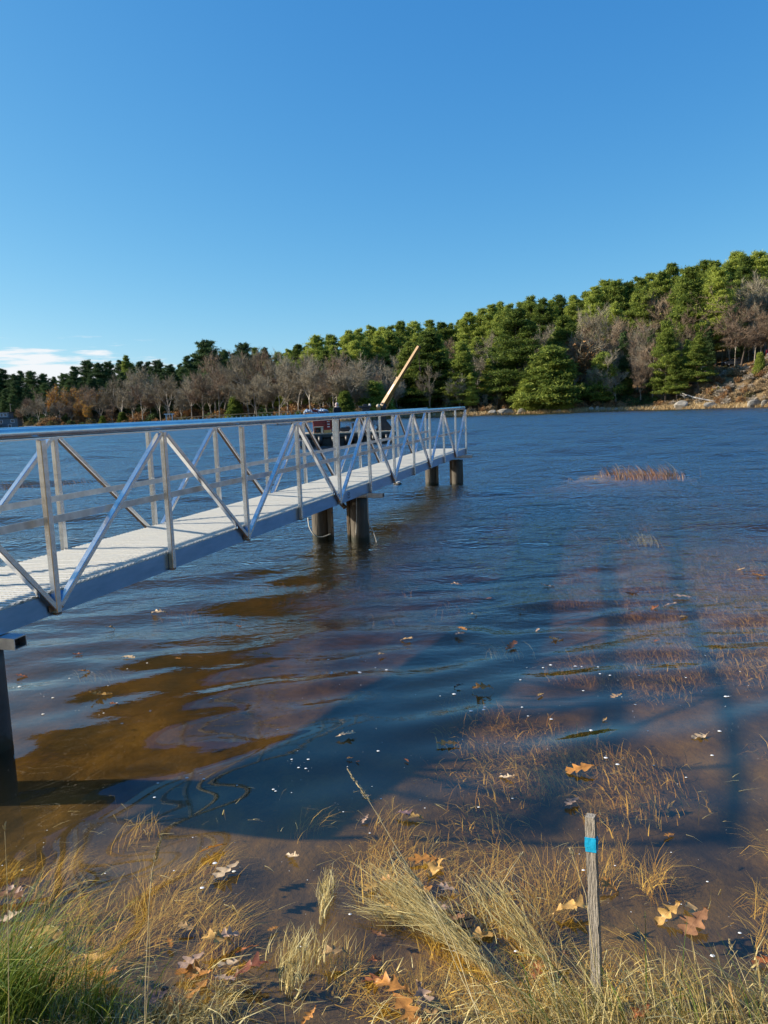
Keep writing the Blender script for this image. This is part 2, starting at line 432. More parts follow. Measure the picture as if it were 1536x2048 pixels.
w_nt.links.new(M(w_nt, 'MULTIPLY', MR(w_nt, s2.outputs[1], 3.5, 14), .58), b1.inputs['Strength'])
swell = wn(.9, (.5, 1, 1), R(6), 4, .6)
b2 = w_nt.nodes.new('ShaderNodeBump'); b2.inputs['Distance'].default_value = .45
w_nt.links.new(swell, b2.inputs['Height']); w_nt.links.new(b1.outputs[0], b2.inputs['Normal'])
w_nt.links.new(M(w_nt, 'MULTIPLY', MR(w_nt, s2.outputs[1], 9, 45), .34), b2.inputs['Strength'])
# wavelets lean towards the eye at grazing angles (their far sides hide behind their crests)
inc = w_nt.nodes.new('ShaderNodeVectorMath'); inc.operation = 'MULTIPLY'; w_nt.links.new(ge.outputs['Incoming'], inc.inputs[0]); inc.inputs[1].default_value = (1, 1, 0)
isc = w_nt.nodes.new('ShaderNodeVectorMath'); isc.operation = 'SCALE'; w_nt.links.new(inc.outputs[0], isc.inputs[0]); w_nt.links.new(MR(w_nt, s2.outputs[1], 4, 18, 0, .19), isc.inputs['Scale'])
iad = w_nt.nodes.new('ShaderNodeVectorMath'); iad.operation = 'ADD'; w_nt.links.new(b2.outputs[0], iad.inputs[0]); w_nt.links.new(isc.outputs[0], iad.inputs[1])
ino = w_nt.nodes.new('ShaderNodeVectorMath'); ino.operation = 'NORMALIZE'; w_nt.links.new(iad.outputs[0], ino.inputs[0])
w_nt.links.new(ino.outputs[0], gl.inputs['Normal']); w_nt.links.new(b2.outputs[0], fr.inputs['Normal'])
w_nt.links.new(M(w_nt, 'SUBTRACT', 1.53, M(w_nt, 'MULTIPLY', ge.outputs['Backfacing'], 1.53-1/1.53)), fr.inputs[0]); w_nt.links.new(fr.outputs[0], ms.inputs[0]); w_nt.links.new(tr.outputs[0], ms.inputs[1]); w_nt.links.new(gl.outputs[0], ms.inputs[2])
w_nt.links.new(ms.outputs[0], out.inputs[0])
va = w_nt.nodes.new('ShaderNodeVolumeAbsorption'); va.inputs['Color'].default_value = (.66, .56, .22, 1); va.inputs['Density'].default_value = 1.15
vs_ = w_nt.nodes.new('ShaderNodeVolumeScatter'); vs_.inputs['Color'].default_value = (.38, .44, .40, 1); vs_.inputs['Density'].default_value = .10; vs_.inputs['Anisotropy'].default_value = .3
av = w_nt.nodes.new('ShaderNodeAddShader'); w_nt.links.new(va.outputs[0], av.inputs[0]); w_nt.links.new(vs_.outputs[0], av.inputs[1])
w_nt.links.new(av.outputs[0], out.inputs['Volume'])
Vall = np.concatenate([V, Vb])
Qall = np.concatenate([Qt, Qs])
me = np_mesh('water', Vall, Qall, wm, True)
# bottom polygon
import bmesh
bm = bmesh.new(); bm.from_mesh(me); bm.verts.ensure_lookup_table()
bm.faces.new([bm.verts[i] for i in rb[::-1]]); bm.normal_update(); bm.to_mesh(me); bm.free()
water = np_obj('water', me, kind='structure')
def wz(x, y): return float(wave(x, y))
# ------------------------------------------------------------------ gangway
O = Vector((-2.2185, 4.9093, .7137)); ya, sl = .2886, .0044
A = Vector((math.sin(ya)*math.cos(sl), math.cos(ya)*math.cos(sl), math.sin(sl)))
Lf = Vector((-math.cos(ya), math.sin(ya), 0)); U = A.cross(-Lf)
if U.z < 0: U = -U
BAY, HT, WD, CH = 1.41, 1.171, 1.0403, .142
def gp(k, l=0, h=0):            # station, distance from the near side, height above the chord's underside
    if k < 0: k = k*.72
    return O+A*(BAY*k)+Lf*l+U*(h+.0005*((k-5.5)**2))
K0, K1 = -1, 11
gang = empty('gangway', gp(K0), label='long aluminium truss gangway with pipe handrails running out over the water', cat='gangway')
ginv = gang.matrix_basis.inverted()
bpy.context.view_layer.update()
def gchild(mb, name, m, smooth=None, parent=None, **k):
    o = mb.build(name, m, None, smooth=smooth, **k)
    me = o.data
    off = Vector(gang.location)
    me.transform(Matrix.Translation(-off))
    o.parent = parent or gang
    return o
for side in (0, 1):
    o1 = .0 if side == 0 else WD
    sgn = -1 if side == 0 else 1      # outward along Lf
    # side chord, a channel: web plus two inward flanges, following the camber
    c = MB()
    ks = [K0+i*.5 for i in range(int((K1-K0)*2)+1)]
    for a_, b_ in zip(ks[:-1], ks[1:]):
        e0 = -.02 if a_ == K0 else 0; e1 = .028 if b_ == K1 else 0
        l0 = o1-sgn*.012; lin = o1-sgn*.05
        def P(k, l, h): return gp(k, l, h)
        prof = [(o1-sgn*.004, 0), (o1-sgn*.004, CH), (o1-sgn*.06, CH), (o1-sgn*.06, CH-.008), (o1-sgn*.013, CH-.008), (o1-sgn*.013, .008), (o1-sgn*.06, .008), (o1-sgn*.06, 0)]
        va_ = [P(a_+e0, l, h) for l, h in prof]; vb_ = [P(b_+e1, l, h) for l, h in prof]
        n = len(prof)
        fs = [(i, (i+1) % n, n+(i+1) % n, n+i) for i in range(n)]
        if side: fs = [f[::-1] for f in fs]
        c.add(va_+vb_, fs)
        if a_ == K0 or b_ == K1:
            vv = va_ if a_ == K0 else vb_
            c.add(vv, [(0, 1, 2, 3, 4, 5, 6, 7)])
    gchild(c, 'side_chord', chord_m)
    r_ = MB(); r_.tube([gp(k, o1-sgn*.02, HT+.036) for k in [K0-.1]+[K0+i*.5 for i in range(1, int((K1-K0)*2))]+[K1+.03]], .034, 16)
    rail = gchild(r_, 'top_rail', alu, smooth=True)
    s_ = MB()
    for a_, b_ in zip(ks[:-1], ks[1:]): s_.beam(gp(a_, o1-sgn*.02, HT-.004), gp(b_, o1-sgn*.02, HT-.004), .05, .008)
    gchild(s_, 'rail_strip', alu)
    cc = MB(); cc.tube([gp(4.985, o1-sgn*.02, HT+.036), gp(5.015, o1-sgn*.02, HT+.036)], .0375, 16); gchild(cc, 'rail_coupling', alu_dull, smooth=True)
    m_ = MB()
    for a_, b_ in zip(ks[:-1], ks[1:]): m_.beam(gp(a_, o1-sgn*.045, .62), gp(b_, o1-sgn*.045, .62), .007, .05)
    gchild(m_, 'mid_rail', alu_dull)
    for k in range(K0, K1+1):
        b = MB(); b.beam(gp(k, o1+sgn*.018, .012), gp(k, o1+sgn*.018, HT-.008), .042, .05, upv=A, bev=.004)
        gchild(b, 'post', alu)
        w_ = MB(); w_.beam(gp(k, o1+sgn*.019, -.001), gp(k, o1+sgn*.019, .010), .034, .043, upv=A); gchild(w_, 'post_cap', weld)
    for k in range(K0, K1):
        lowk, highk = (k, k+1) if k % 2 == 0 else (k+1, k)
        s = 1 if highk > lowk else -1
        lo_ = gp(lowk+s*.045, o1+sgn*.012, .085); hi_ = gp(highk-s*.045, o1+sgn*.012, HT-.05)
        d_ = (hi_-lo_).normalized()
        b = MB(); b.beam(lo_-d_*.05, hi_+d_*.03, .040, .046, upv=Lf, bev=.004)
        gchild(b, 'diagonal_brace', alu)
        g_ = MB(); g_.box(gp(lowk+s*.04, o1+sgn*.004, .05), (.04, .004, .05), Matrix((A, Lf, U)).transposed()); gchild(g_, 'weld_patch', weld)
# deck planks with raised ribs
rotm = Matrix((-Lf, A, U)).transposed()
pw = .148
npl = int((K1-K0+.03)*BAY/pw)
pmb = MB()
wdk = WD-.03
pmb.box((0, 0, 0), (wdk, pw-.006, .014))
for i in range(3):
    y0 = -pw/2+.028+i*.046
    nseg = 20
    pmb.box((0, y0, .0095), (wdk, .018, .008))
pmesh = pmb.mesh('deck_plank', deckm)
for i in range(npl):
    k = K0+(i+.5)*pw/BAY
    o = bpy.data.objects.new('deck_plank', pmesh); col.objects.link(o); o.parent = gang
    pos = gp(k, WD/2, CH+.004+.0008*math.sin(i*2.1))-Vector(gang.location)
    o.matrix_local = Matrix.Translation(pos) @ rotm.to_4x4()
for k in range(K0, K1+1):
    b = MB(); b.beam(gp(k+(.05 if k == K1 else .0), .062, .06), gp(k+(.05 if k == K1 else 0), WD-.062, .06), .06, .09, bev=.004); gchild(b, 'cross_beam', alu_dull)
# maker's badge on the near chord
b = MB()
cen = gp(4.30, .0015, .075)
def ring3(mb, c, ru, rv, t, a0=0, a1=360, n=20):
    for i in range(n):
        q0 = R(a0+(a1-a0)*i/n); q1 = R(a0+(a1-a0)*(i+1)/n)
        mb.beam(c+A*ru*math.cos(q0)+U*rv*math.sin(q0), c+A*ru*math.cos(q1)+U*rv*math.sin(q1), .003, t, upv=U)
ring3(b, cen, .055, .042, .006, 15, 165)
ring3(b, cen, .055, .042, .004, 195, 345)
for l, hh in ((.028, .012), (.022, .0), (.045, -.034)):
    b.beam(cen-A*l+U*hh, cen+A*l+U*hh, .003, .006, upv=U)
for i in range(5): b.beam(cen+A*(-.02+.01*i)+U*.006, cen+A*(-.014+.01*i)+U*.013, .003, .003, upv=U)
gchild(b, 'maker_badge', ink_m)
# piles, caps, boards, ropes
def pile(pos, rad, top, m, label, boards=(), depth=1.6, rough=True):
    e = empty('pile', (pos.x, pos.y, -depth), label=label, cat='pile')
    c = MB(); n = 20; ys = 14
    pts = []; rr = []
    vs = []
    for j in range(ys+1):
        z = (top+depth)*j/ys
        for i in range(n):
            t = 2*math.pi*i/n
            q = rad*(1+.03*math.sin(3*t+z)+.02*math.sin(7*t+2.3*z) if rough else 1)
            vs.append((q*math.cos(t), q*math.sin(t), z))
    fs = [(j*n+i, j*n+(i+1) % n, (j+1)*n+(i+1) % n, (j+1)*n+i) for j in range(ys) for i in range(n)]+[tuple(ys*n+i for i in range(n))]
    c.add(vs, fs); c.build('pile_shaft', m, e, smooth=True)
    for (dl, da, w, th, z0) in boards:
        b = MB()
        q = -Lf*dl+A*da
        b.beam((q.x, q.y, z0+depth), (q.x, q.y, top+depth-.01), w, th, upv=A, bev=.006); b.build('bracing_board', wood_m, e)
        for zz in (.18, .42):
            t_ = MB(); t_.box((q.x, q.y, depth+zz), (w+.03, .02, .02), Matrix((-Lf, A, U)).transposed()); t_.build('bolt', steel_m, e)
    return e
def cap(k, l0, l1, label):
    p0 = gp(k, l0, -.042); p1 = gp(k, l1, -.042)
    e = empty('support_beam', p0, label=label, cat='support beam')
    d = (p1-p0); L = d.length; d.normalize(); t = .006; w, h = .10, .072
    x = d.cross(U).normalized()
    def sheet(dx, dz, sx, sz, name=None):
        b = MB(); q = x*dx+U*dz
        b.beam(q, q+d*L, sx, sz, upv=U); return b
    tb = MB()
    for dx, dz, sx, sz in ((0, h/2-t/2, w, t), (0, -h/2+t/2, w, t), (w/2-t/2, 0, t, h-2*t), (-w/2+t/2, 0, t, h-2*t)):
        q = x*dx+U*dz; tb.beam(q, q+d*L, sx, sz, upv=U)
    tb.build('tube_wall', alu_dull, e)
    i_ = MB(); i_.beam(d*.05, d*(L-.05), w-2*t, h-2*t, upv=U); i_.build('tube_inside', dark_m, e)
    return e
topz = .71-.075-.003
ppr = at(728, 1080.8); ppl = at(650, 1077)
pile(gp(4.95, .16).copy(), .145, topz+.025, pile_m, 'weathered round pile under the gangway middle, nearer one with a hanging rope', [(-.17, .0, .05, .10, -.3)])
pile(gp(5.05, .86).copy(), .15, topz+.02, pile_m, 'weathered round pile under the gangway middle, further one wrapped by a slack rope', [(.17, -.02, .06, .12, -.3)])
b = MB(); q = gp(4.95, .16)
br = empty('knee_brace', gp(4.9, .45), label='dark wooden knee bracket between middle pile and gangway underside', cat='bracket')
b.beam(gp(4.86, .34, -.22)-Vector(br.location), gp(4.86, .52, -.02)-Vector(br.location), .04, .09, upv=A, bev=.004); b.build('brace_board', wood_m, br)
pile(gp(10.72, .16), .15, topz+.045, pile_m, 'round pile at the outer end of the gangway, right one of the pair', [(-.17, 0, .04, .10, -.3)])
pile(gp(10.72, .86), .15, topz+.045, pile_m, 'round pile at the outer end of the gangway, left one of the pair', [(.17, 0, .05, .10, -.3)])
_pe = gp(-.50, .15); PL = Vector((_pe.x, _pe.y, 0))
pile(PL, .135, topz-.005, steel_m, 'smooth dark pile at the left edge of the picture under the near gangway', depth=1.2, rough=False)
pile(PL+Lf*.75, .135, topz-.005, steel_m, 'smooth dark pile hidden beyond the left edge beneath the gangway', depth=1.2, rough=False)
cap(-.46, -.13, 1.2, 'hollow aluminium support beam on the dark pile at the left edge')
cap(5.0, -.22, 1.2, 'aluminium support beam sticking out above the middle piles')
cap(10.8, -.22, 1.2, 'aluminium support beam sticking out at the far end of the gangway')
def rope(pts, rad, label):
    pts = [Vector(p) for p in pts]; sm = []
    for i in range(len(pts)-1):
        p0 = pts[max(i-1, 0)]; p1 = pts[i]; p2 = pts[i+1]; p3 = pts[min(i+2, len(pts)-1)]
        for s in range(6):
            t = s/6
            sm.append(.5*((2*p1)+(p2-p0)*t+(2*p0-5*p1+4*p2-p3)*t*t+(3*p1-p0-3*p2+p3)*t**3))
    sm.append(pts[-1]); b = MB(); b.tube(sm, rad, 6); return b.build('rope', rope_m, smooth=True, label=label, cat='rope')
Yr = 11.35
rope([atY(734, 988, Yr), atY(736, 1020, Yr), atY(738, 1045, Yr), atY(746, 1062, Yr), atY(752, 1078, Yr), atY(753, 1085, Yr)], .008, 'white rope hanging from the support beam beside the nearer middle pile')
rope([atY(713, 994, Yr+.05), atY(713, 1030, Yr+.05), atY(712, 1070, Yr+.1)], .006, 'thin grey line hanging straight down the left side of the nearer middle pile')
rope([atY(616, 1036, 11.7), atY(619, 1055, 11.6), atY(630, 1071, 11.55), atY(644, 1074, 11.6), atY(661, 1068, 11.7)], .009, 'slack white rope looped around the foot of the far middle pile')
e = empty('mooring_stump', at(795, 972), label='short pale stump poking from the water beyond the gangway', cat='stump')
b = MB(); b.tube([(0, 0, -.6), (0, 0, .06), (.0, 0, .085)], [.12, .12, .09], 14); b.build('stump_post', wood_m, e)
b = MB(); b.tube([(0, 0, .086), (0, 0, .12)], [.085, .07], 14); b.build('pale_cap', mat('pale_paint', (.7, .68, .62), .6), e)
# ------------------------------------------------------------------ crane barge
black = mat('black_machinery', rough=.45, ramp=[(.3, (.012, .012, .014)), (.7, (.05, .05, .055))], scale=4)
hullm = mat('barge_hull', rough=.6, ramp=[(.3, (.012, .014, .016)), (.7, (.05, .055, .05))], scale=2.5, bump=.2, bscale=6)
bdeck = mat('barge_deck_wood', rough=.8, ramp=[(.3, (.34, .28, .20)), (.7, (.52, .45, .33))], scale=3, stretch=(1, 6, 1))
redm = mat('red_paint', rough=.5, ramp=[(.3, (.14, .012, .012)), (.7, (.24, .025, .022))], scale=2)
yel = mat('yellow_boom_paint', rough=.4, ramp=[(.3, (.34, .17, .045)), (.7, (.46, .25, .075))], scale=2.5)
beige = mat('beige_crate_paint', (.55, .49, .38), .7)
white = mat('white_paint', (.75, .75, .74), .5)
skin = mat('skin', (.5, .3, .22), .6)
darkcloth = mat('dark_cloth', (.02, .022, .03), .9)
pinkcloth = mat('pale_hood_cloth', (.5, .40, .40), .9)
orangecl = mat('orange_vest', (.75, .2, .04), .8)
tarp = mat('blue_grey_tarp', (.33, .42, .55), .6)
BY = 45.5
bx0 = atY(598, 893, BY); bx1 = atY(792, 887, BY)
bl = bx1.x-bx0.x
def bpos(px, z=None, dy=0): 
    q = atY(px, 870, BY+dy); return q.x-bx0.x
barge = empty('crane_barge', (bx0.x, BY, 0), label='dark work barge with planked deck moored behind the gangway', cat='barge')
DKZ = .78
b = MB(); b.box((bl/2, 1.8, .20), (bl-.1, 3.4, .62), bev=.05); b.build('hull', hullm, barge)
b = MB(); b.box((bl/2, .0, .62), (bl*1.0, .16, .20), bev=.01); b.build('edge_beam', hullm, barge)
nplk = 26
pk = MB(); pk.box((0, 1.8, 0), (bl/nplk-.02, 3.7, .06))
pkm = pk.mesh('barge_plank', bdeck)
for i in range(nplk):
    o = bpy.data.objects.new('barge_plank', pkm); col.objects.link(o); o.parent = barge; o.location = ((i+.5)*bl/nplk, 0, DKZ-.03+.004*(i % 3))
for i in range(7):
    b = MB(); b.tube([(.5+i*(bl-1)/6, -.08, .12), (.5+i*(bl-1)/6, -.08, .6)], .14, 10); b.build('tyre_fender', black, barge, smooth=True)
b = MB(); b.box((.35, -.06, .22), (.7, .5, .36), bev=.04); b.build('pontoon_float', mat('grey_float', (.16, .19, .22), .5), barge)
b = MB(); b.box((3.05, .3, .2), (.7, .4, .3), bev=.04); b.build('pontoon_float', mat('pale_float', (.35, .45, .42), .5), barge)
# red cabinet
x0, x1 = bpos(624), bpos(661)
e = empty('engine_cabinet', (bx0.x+x0, BY+.9, DKZ+.01), label='dark red steel engine cabinet on the barge deck', cat='cabinet')
w = x1-x0
b = MB(); b.box((w*.36, .5, .66), (w*.72, 1.0, 1.3), bev=.02); b.build('cabinet_body', redm, e)
b = MB(); b.box((w*.86, .45, .60), (w*.27, .9, 1.18), bev=.02); b.build('control_panel', redm, e)
for i in range(5):
    b = MB(); b.box((w*.86, -.008, .35+i*.16), (w*.14, .012, .05)); b.build('gauge', white, e)
for i in range(2):
    b = MB(); b.box((w*.36, -.005, .55+i*.4), (w*.66, .008, .015)); b.build('seam', black, e)
b = MB(); b.prism([(-.02, 1.31), (w*.5, 1.31), (w*.1, 1.44), (-.02, 1.46)], 0, 1.0); b.build('raised_lid', redm, e)
e = empty('tarpaulin', (bx0.x+bpos(612), BY+1.2, DKZ+1.30), label='folded blue and white tarpaulin heaped on top of the red cabinet', cat='tarpaulin')
b = MB()
for i in range(9):
    b.tube([(i*.14-.1, -.3, -.05+.08*math.sin(i)), (i*.15, .1, .07+.04*math.cos(i*2)), (i*.14+.1, .5, -.04)], .09, 7)
b.build('tarp_fold', tarp, e, smooth=True)
e = empty('crate', (bx0.x+bpos(627), BY+.15, DKZ+.01), label='beige box with open front standing before the red cabinet', cat='crate')
cw = bpos(646)-bpos(627); chh = .38
for c_, s_, nm in (((cw/2, .25, chh-.02), (cw, .5, .04), 'crate_top'), ((.02, .25, chh/2-.01), (.04, .5, chh-.04), 'crate_side'), ((cw-.06, .25, chh/2-.01), (.12, .5, chh-.04), 'crate_side'), ((cw/2, .48, chh/2-.01), (cw-.2, .03, chh-.05), 'crate_back')):
    b = MB(); b.box(c_, s_); b.build(nm, beige, e)
b = MB(); b.box((cw/2-.05, .22, .13), (cw-.32, .3, .2), bev=.03); b.build('motor', black, e)
e = empty('timber_stack', (bx0.x+bpos(648), BY+.2, DKZ+.01), label='short stack of yellowish boards on the barge right of the beige box', cat='timber')
for i in range(3):
    b = MB(); b.box((.2, .2, .03+.055*i), (.42, .5, .05)); b.build('board', mat('new_timber', (.55, .36, .14), .8), e)
# person on the barge, seen from behind with a pale hood
def skin_body(name, verts, edges, radii, m, parent, sub=2):
    me = bpy.data.meshes.new(name); me.from_pydata(verts, edges, [])
    o = bpy.data.objects.new(name, me); col.objects.link(o); o.parent = parent
    me.materials.append(m)
    md = o.modifiers.new('skin', 'SKIN'); md.use_smooth_shade = True
    for i, v in enumerate(me.skin_vertices[0].data):
        v.radius = (radii[i][0], radii[i][1]) if isinstance(radii[i], tuple) else (radii[i], radii[i]); v.use_root = (i == 0)
    s = o.modifiers.new('sub', 'SUBSURF'); s.levels = s.render_levels = sub
    return o
def person(loc, rz, lab, cloth, top, hoodm, lean=.1):
    e = empty('person', loc, rz, label=lab, cat='person')
    V_ = [(0, 0, .92), (0, .0, 1.12), (0, lean*.6, 1.36), (0, lean, 1.47), (0, lean*1.1, 1.56),
          (.09, 0, .86), (.11, .03, .48), (.11, -.02, .08), (.11, .12, .04),
          (-.09, 0, .86), (-.12, .06, .48), (-.13, 0, .08), (-.13, .14, .04),
          (.17, lean*.8, 1.50), (.26, .1+lean, 1.14), (.22, .32+lean, 1.02), (.21, .40+lean, 1.01),
          (-.17, lean*.8, 1.50), (-.27, .08+lean, 1.14), (-.2, .30+lean, 1.00), (-.19, .38+lean, .99)]
    E_ = [(0, 1), (1, 2), (2, 3), (3, 4), (0, 5), (5, 6), (6, 7), (7, 8), (0, 9), (9, 10), (10, 11), (11, 12), (2, 13), (13, 14), (14, 15), (15, 16), (2, 17), (17, 18), (18, 19), (19, 20)]
    Rr = [(.16, .12), (.15, .11), (.17, .12), .07, .06, .10, .07, .05, .04, .10, .07, .05, .04, .075, .05, .035, .03, .075, .05, .035, .03]
    skin_body('body', V_, E_, Rr, cloth, e, 1)
    b = MB()
    def ball(mb, c, r, n=10, sx=1, sy=1, sz=1.15):
        vs = []; 
        for j in range(n+1):
            ph = math.pi*j/n
            for i in range(n): vs.append((c[0]+r*sx*math.sin(ph)*math.cos(2*math.pi*i/n), c[1]+r*sy*math.sin(ph)*math.sin(2*math.pi*i/n), c[2]+r*sz*math.cos(ph)))
        mb.add(vs, [(j*n+i, (j+1)*n+i, (j+1)*n+(i+1) % n, j*n+(i+1) % n) for j in range(n) for i in range(n)])
    ball(b, (0, lean*1.2, 1.66), .10, 12, .85, 1.0, 1.15); b.build('head', skin, e, smooth=True)
    b = MB(); ball(b, (0, lean*1.2-.02, 1.685), .118, 12, .92, 1, 1.05); ball(b, (0, lean-.02, 1.54), .12, 10, 1.2, 1, .6); b.build('hood', hoodm, e, smooth=True)
    b = MB(); b.box((0, lean*.5-.0, 1.24), (.37, .27, .4), bev=.06); b.build('vest', top, e, smooth=False)
    return e
person((bx0.x+bpos(673), BY+1.2, DKZ+.01), R(200), 'person in dark clothes and a pale hood standing on the barge', darkcloth, darkcloth, pinkcloth)
def sit_person():
    e = empty('person', (bx0.x+bpos(660), BY+1.4, DKZ+.01), R(150), label='person in an orange vest bending over by the red cabinet', cat='person')
    V_ = [(0, -.12, .80), (0, .05, .98), (0, .28, 1.10), (0, .40, 1.12), (.1, -.1, .74), (.12, .05, .42), (.12, -.06, .08), (.12, .08, .04), (-.1, -.1, .74), (-.13, .08, .42), (-.13, -.04, .08), (-.13, .10, .04), (.16, .28, 1.06), (.2, .36, .80), (.16, .50, .66), (-.16, .28, 1.06), (-.2, .38, .80), (-.15, .52, .66)]
    E_ = [(0, 1), (1, 2), (2, 3), (0, 4), (4, 5), (5, 6), (6, 7), (0, 8), (8, 9), (9, 10), (10, 11), (2, 12), (12, 13), (13, 14), (2, 15), (15, 16), (16, 17)]
    skin_body('body', V_, E_, [.14, .15, .15, .06, .1, .07, .05, .04, .1, .07, .05, .04, .07, .05, .035, .07, .05, .035], orangecl, e, 1)
    b = MB(); b.tube([(0, .44, 1.10), (0, .50, 1.12), (0, .58, 1.14), (0, .62, 1.13)], [.05, .10, .10, .05], 10); b.build('head', skin, e, smooth=True)
sit_person()
# crane: column, winch house, boom
cx = bpos(769)
crane = empty('crane', (bx0.x+cx, BY+1.6, DKZ+.01), label='yellow telescopic boom crane on a black pedestal at the right end of the barge', cat='crane')
def zc(py, dy=1.6): return atY(765, py, BY+dy).z-DKZ-.01
b = MB(); b.prism([(-.55, 0), (.62, 0), (.30, .42), (.16, .60), (.14, 1.15), (-.18, 1.15), (-.22, .5)], -.4, .4); b.build('pedestal', black, crane)
b = MB(); b.tube([(0, 0, 1.15), (0, 0, 1.7)], .17, 12); b.build('slew_column', black, crane, smooth=True)
tip = atY(838, 693, BY+1.6)-Vector(crane.location); root = atY(763, 815, BY+1.6)-Vector(crane.location)
dv = (tip-root); mid = root+dv*.47
ux = dv.normalized()
b = MB(); b.beam(root, mid, .25, .28, upv=(-.75, -.7, 0), bev=.02); b.build('outer_boom', yel, crane)
b = MB(); b.beam(mid-ux*.2, tip, .185, .21, upv=(-.75, -.7, 0), bev=.015); b.build('inner_boom', yel, crane)
b = MB(); b.beam(mid-ux*.05, mid+ux*.05, .28, .31, upv=(-.75, -.7, 0), bev=.01); b.build('boom_collar', yel, crane)
nf = (Vector((-.75, -.7, 0))-ux*ux.dot(Vector((-.75, -.7, 0)))).normalized()*.142
b = MB(); b.beam(root+ux*.9+nf, root+ux*1.6+nf, .1, .004, upv=(-.75, -.7, 0)); b.build('white_decal', white, crane)
b = MB(); b.tube([root+Vector((-.05, 0, -.5)), root+Vector((.22, 0, -.16)), root+ux*1.05+Vector((.13, 0, -.14))], [.05, .05, .035], 8); b.build('lift_cylinder', mat('ochre_cylinder', (.5, .2, .05), .4), crane, smooth=True)
b = MB(); b.box(root+Vector((-.18, 0, -.12)), (.30, .34, .55), bev=.03); b.build('winch_head', yel, crane)
b = MB(); b.tube([root+Vector((-.2, -.19, .1)), root+Vector((-.2, .19, .1))], .12, 12); b.build('winch_drum', beige, crane, smooth=True)
b = MB(); b.box(tip+Vector((.02, 0, -.03)), (.16, .1, .16)); b.build('boom_head', black, crane)
hk = atY(840, 742, BY+1.6)-Vector(crane.location)
b = MB(); b.tube([tip+Vector((.02, 0, -.1)), hk+Vector((0, 0, .2))], .012, 5); b.tube([tip+Vector((-.06, 0, -.1)), hk+Vector((-.03, 0, .2))], .012, 5); b.build('hoist_cable', mat('rusty_cable', (.25, .10, .05), .8), crane)
b = MB(); b.tube([hk+Vector((0, 0, .25)), hk, hk+Vector((.06, 0, -.08)), hk+Vector((0, 0, -.14)), hk+Vector((-.06, 0, -.08))], [.05, .05, .025, .02, .015], 8); b.build('hook', mat('rusty_hook', (.2, .07, .04), .8), crane, smooth=True)
for s, ln_ in ((-1, .8),):
    for k in range(3):
        b = MB(); b.tube([(-.2, .1*k-.3, 1.1), (-.45, .1*k-.3, .75+.1*k), (-.4-.1*k, .1*k-.3, .4), (-.25, .1*k-.3, .15)], .02, 6); b.build('hydraulic_hose', black, crane, smooth=True)
# operator tower / winch box
e = empty('winch_tower', (bx0.x+bpos(731), BY+1.5, DKZ+.01), label='black hydraulic control tower with flat top tray on the barge', cat='winch')
ht = atY(731, 812, BY+1.5).z-DKZ
b = MB(); b.box((0, 0, ht-.06), (.78, .5, .12), bev=.02); b.build('top_tray', black, e)
b = MB(); b.box((.05, 0, ht-.3), (.5, .4, .36), bev=.02); b.build('valve_box', black, e)
b = MB(); b.tube([(.05, 0, 0), (.05, 0, ht-.4)], .12, 10); b.build('tower_column', black, e)
b = MB(); b.box((.02, -.1, ht+.04), (.3, .2, .12), bev=.02); b.build('gear_box', black, e)
b = MB(); b.tube([(.3, 0, ht), (.3, 0, ht+.12)], [.07, .05], 8); b.build('white_cap', white, e)
for k in range(3):
    b = MB(); b.tube([(.25, -.1+.1*k, ht-.4), (.45, -.1+.1*k, ht-.8), (.35+.08*k, -.1+.1*k, .5), (.5, -.1+.1*k, .1)], .022, 6); b.build('hose', black, e, smooth=True)
e = empty('outboard_skiff_motor', (bx0.x+bpos(690), BY+.9, DKZ+.01), label='dark outboard motor with pale cowling lying on the barge deck', cat='motor')
b = MB(); b.box((0, 0, .16), (.62, .35, .26), bev=.06); b.build('motor_block', black, e)
b = MB(); b.box((.14, 0, .36), (.30, .28, .18), bev=.07); b.build('cowling', mat('grey_cowling', (.4, .42, .46), .4), e)
e = empty('tool_bag', (bx0.x+bpos(704), BY+.9, DKZ+.01), label='white sack slumped beside the outboard motor on the barge', cat='sack')
b = MB(); b.prism([(-.25, 0), (.28, 0), (.30, .2), (.12, .34), (-.05, .2)], -.18, .18); b.build('sack_cloth', white, e)
e = empty('mooring_post', (bx0.x+bpos(706), BY+.3, DKZ+.01), label='short dark mooring post on the barge deck edge', cat='post')
b = MB(); b.tube([(0, 0, 0), (0, 0, .50)], .07, 10); b.build('post_shaft', black, e)
b = MB(); b.tube([(0, 0, .50), (0, 0, .53)], .085, 10); b.build('post_cap', black, e)
# ------------------------------------------------------------------ far shore trees
bark_grey = mat('grey_bark', rough=.9, ramp=[(.3, (.20, .175, .145)), (.7, (.46, .42, .36))], scale=1.5, objrand=.3)
bark_dark = mat('dark_bark', rough=.9, ramp=[(.3, (.045, .035, .028)), (.7, (.13, .10, .08))], scale=1.5)
twig_grey = mat('grey_twigs', rough=.9, ramp=[(.25, (.16, .13, .085)), (.55, (.30, .26, .18)), (.8, (.46, .40, .29))], scale=.4, island=.5, objrand=.35)
twig_red = mat('reddish_twigs', rough=.9, ramp=[(.25, (.15, .10, .065)), (.55, (.27, .19, .125)), (.8, (.38, .29, .19))], scale=.4, island=.5, objrand=.3)
pine_g = mat('pine_needles', rough=.75, ramp=[(.20, (.05, .085, .017)), (.44, (.18, .24, .042)), (.68, (.42, .47, .09))], scale=.35, island=.45, objrand=.5, spec=.2, transl=.4)
pine_d = mat('dark_pine_needles', rough=.8, ramp=[(.25, (.025, .050, .022)), (.5, (.065, .115, .038)), (.75, (.13, .19, .055))], scale=.35, island=.45, objrand=.2, spec=.2, transl=.15)
